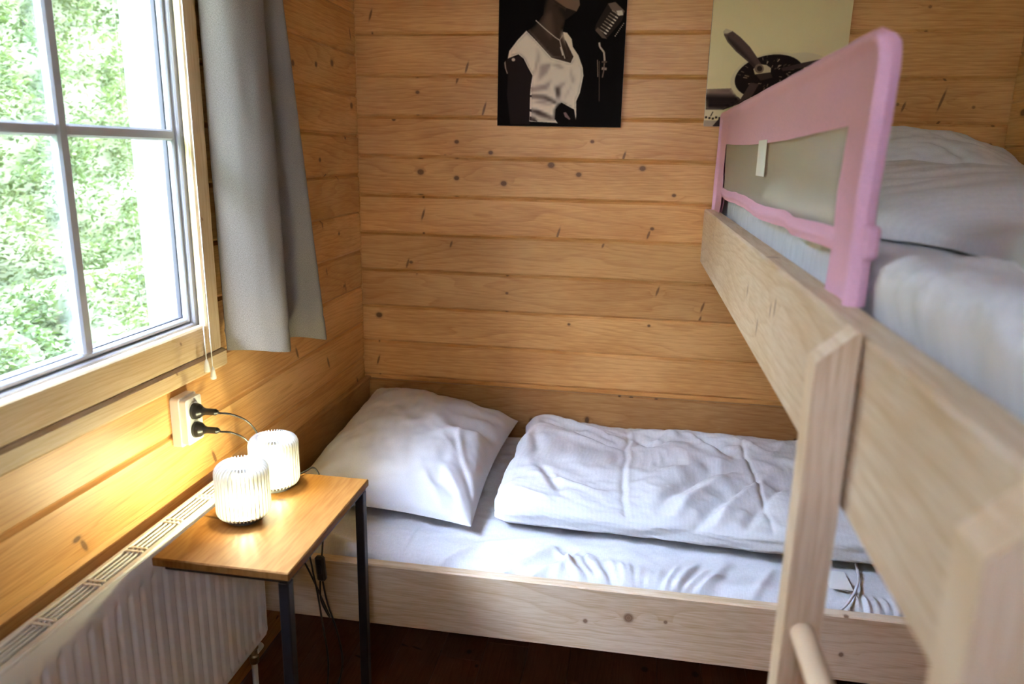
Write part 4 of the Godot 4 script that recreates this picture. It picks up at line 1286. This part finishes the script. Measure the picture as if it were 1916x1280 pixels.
func build_socket_and_cords() -> void:
	var s := thing("wall_socket", "white double wall socket on the logs below the window", "socket", Vector3(0.0, 0.796, 1.124))
	# the box: rounded outline in the wall plane, with a raised face
	var outline := PackedVector2Array()
	for c in [[1, 1], [-1, 1], [-1, -1], [1, -1]]:
		for k in 6:
			var a: float = atan2(c[1], c[0]) - PI / 4 + PI / 2 * k / 5.0
			outline.append(Vector2(c[0] * 0.0270 + 0.006 * cos(a), c[1] * 0.0485 + 0.006 * sin(a)))
	part(s, "box", prism(outline, 0.001, 0.020), M.white_plastic, Vector3.ZERO, Vector3(0, PI / 2, 0))
	var inner := PackedVector2Array()
	for p in outline:
		inner.append(Vector2(p.x * 0.88, p.y * 0.92))
	var face := CSGPolygon3D.new()
	face.name = "face_plate"
	face.polygon = inner
	face.depth = 0.015
	face.material = M.white_plastic
	s.add_child(face)
	face.rotation = Vector3(0, PI / 2, 0)
	face.position = Vector3(0.0345, 0, 0)
	for y in [0.021, -0.021]:
		var well := CSGCylinder3D.new()
		well.name = "well"
		well.radius = 0.0195
		well.height = 0.028
		well.sides = 32
		well.operation = CSGShape3D.OPERATION_SUBTRACTION
		well.material = M.white_plastic
		face.add_child(well, true)
		well.rotation = Vector3(PI / 2, 0, 0)
		well.position = Vector3(0, y, 0.0)
		part(s, "rim", lathe([Vector2(0.0195, 0.0), Vector2(0.0212, 0.0), Vector2(0.0212, 0.0012), Vector2(0.0200, 0.0018), Vector2(0.0195, 0.0)], 28), M.white_plastic, Vector3(0.0345, y, 0), Vector3(0, 0, -PI / 2))
		part(s, "earth_clip", cbox(Vector3(0.012, 0.002, 0.006), 0.0005), M.brass, Vector3(0.029, y + 0.0182, 0))
	# cords: plug at the socket, over behind the back lamp, under the table past its switch, and up to the lamp
	var upper := spline([Vector3(0.094, 0.8165, 1.128), Vector3(0.118, 0.812, 1.118), Vector3(0.140, 0.790, 1.095), Vector3(0.140, 0.745, 1.055), Vector3(0.132, 0.690, 1.030), Vector3(0.118, 0.640, 1.012), Vector3(0.135, 0.55, 1.006), Vector3(0.22, 0.47, 1.02), Vector3(0.262, 0.40, 1.06), Vector3(0.29, 0.31, 1.09), Vector3(0.305, 0.20, 1.10), Vector3(0.280, 0.10, 1.09), Vector3(0.2, 0.05, 1.08), Vector3(0.12, 0.06, 1.10)], 10)
	var lower := spline([Vector3(0.094, 0.7745, 1.128), Vector3(0.116, 0.771, 1.120), Vector3(0.134, 0.753, 1.102), Vector3(0.137, 0.715, 1.070), Vector3(0.128, 0.680, 1.035), Vector3(0.110, 0.63, 1.016), Vector3(0.13, 0.5, 1.01), Vector3(0.2, 0.42, 1.0), Vector3(0.29, 0.30, 1.05), Vector3(0.285, 0.36, 1.08), Vector3(0.292, 0.44, 1.09), Vector3(0.297, 0.50, 1.085), Vector3(0.294, 0.58, 1.06), Vector3(0.27, 0.626, 1.017), Vector3(0.252, 0.655, 1.012), Vector3(0.238, 0.653, 1.030), Vector3(0.222, 0.650, 1.060), Vector3(0.214, 0.650, 1.064)], 10)
	var drop := spline([Vector3(0.296, 0.415, 1.09), Vector3(0.305, 0.36, 1.09), Vector3(0.327, 0.28, 1.09), Vector3(0.335, 0.20, 1.09), Vector3(0.31, 0.10, 1.09)], 8)
	for d in [[upper, 0.8165, "black power cord with its plug in the upper socket outlet"], [lower, 0.7745, "black power cord with its plug in the lower outlet and a rocker switch"]]:
		var t := thing("power_cord", d[2], "cord", Vector3(0.036, d[1], 1.126), "lamp cords")
		var o := t.position
		var path := PackedVector3Array()
		for q in d[0]:
			path.append(q - o)
		part(t, "cable", tube(path, 0.0022, 8), M.black_plastic)
		part(t, "plug", lathe([Vector2(0, 0), Vector2(0.0172, 0.0), Vector2(0.0178, 0.006), Vector2(0.0155, 0.014), Vector2(0.0090, 0.022), Vector2(0.0075, 0.028), Vector2(0.0072, 0.050), Vector2(0.0035, 0.056), Vector2(0, 0.056)], 24), M.black_plastic, Vector3(-0.0012, 0, 0), Vector3(0, 0.05, -PI / 2))
		if d[1] < 0.8:
			var dp := PackedVector3Array()
			for q in drop:
				dp.append(q - o)
			part(t, "tail", tube(dp, 0.0022, 8), M.black_plastic)
			var sw := part(t, "switch_body", cbox(Vector3(0.022, 0.062, 0.016), 0.005), M.black_plastic, Vector3(0.293, 0.448, 1.09) - o, Vector3(0, 0, 0.08))
			part(sw, "rocker", cbox(Vector3(0.010, 0.022, 0.004), 0.001), M.black_metal, Vector3(0, 0.0, 0.009))
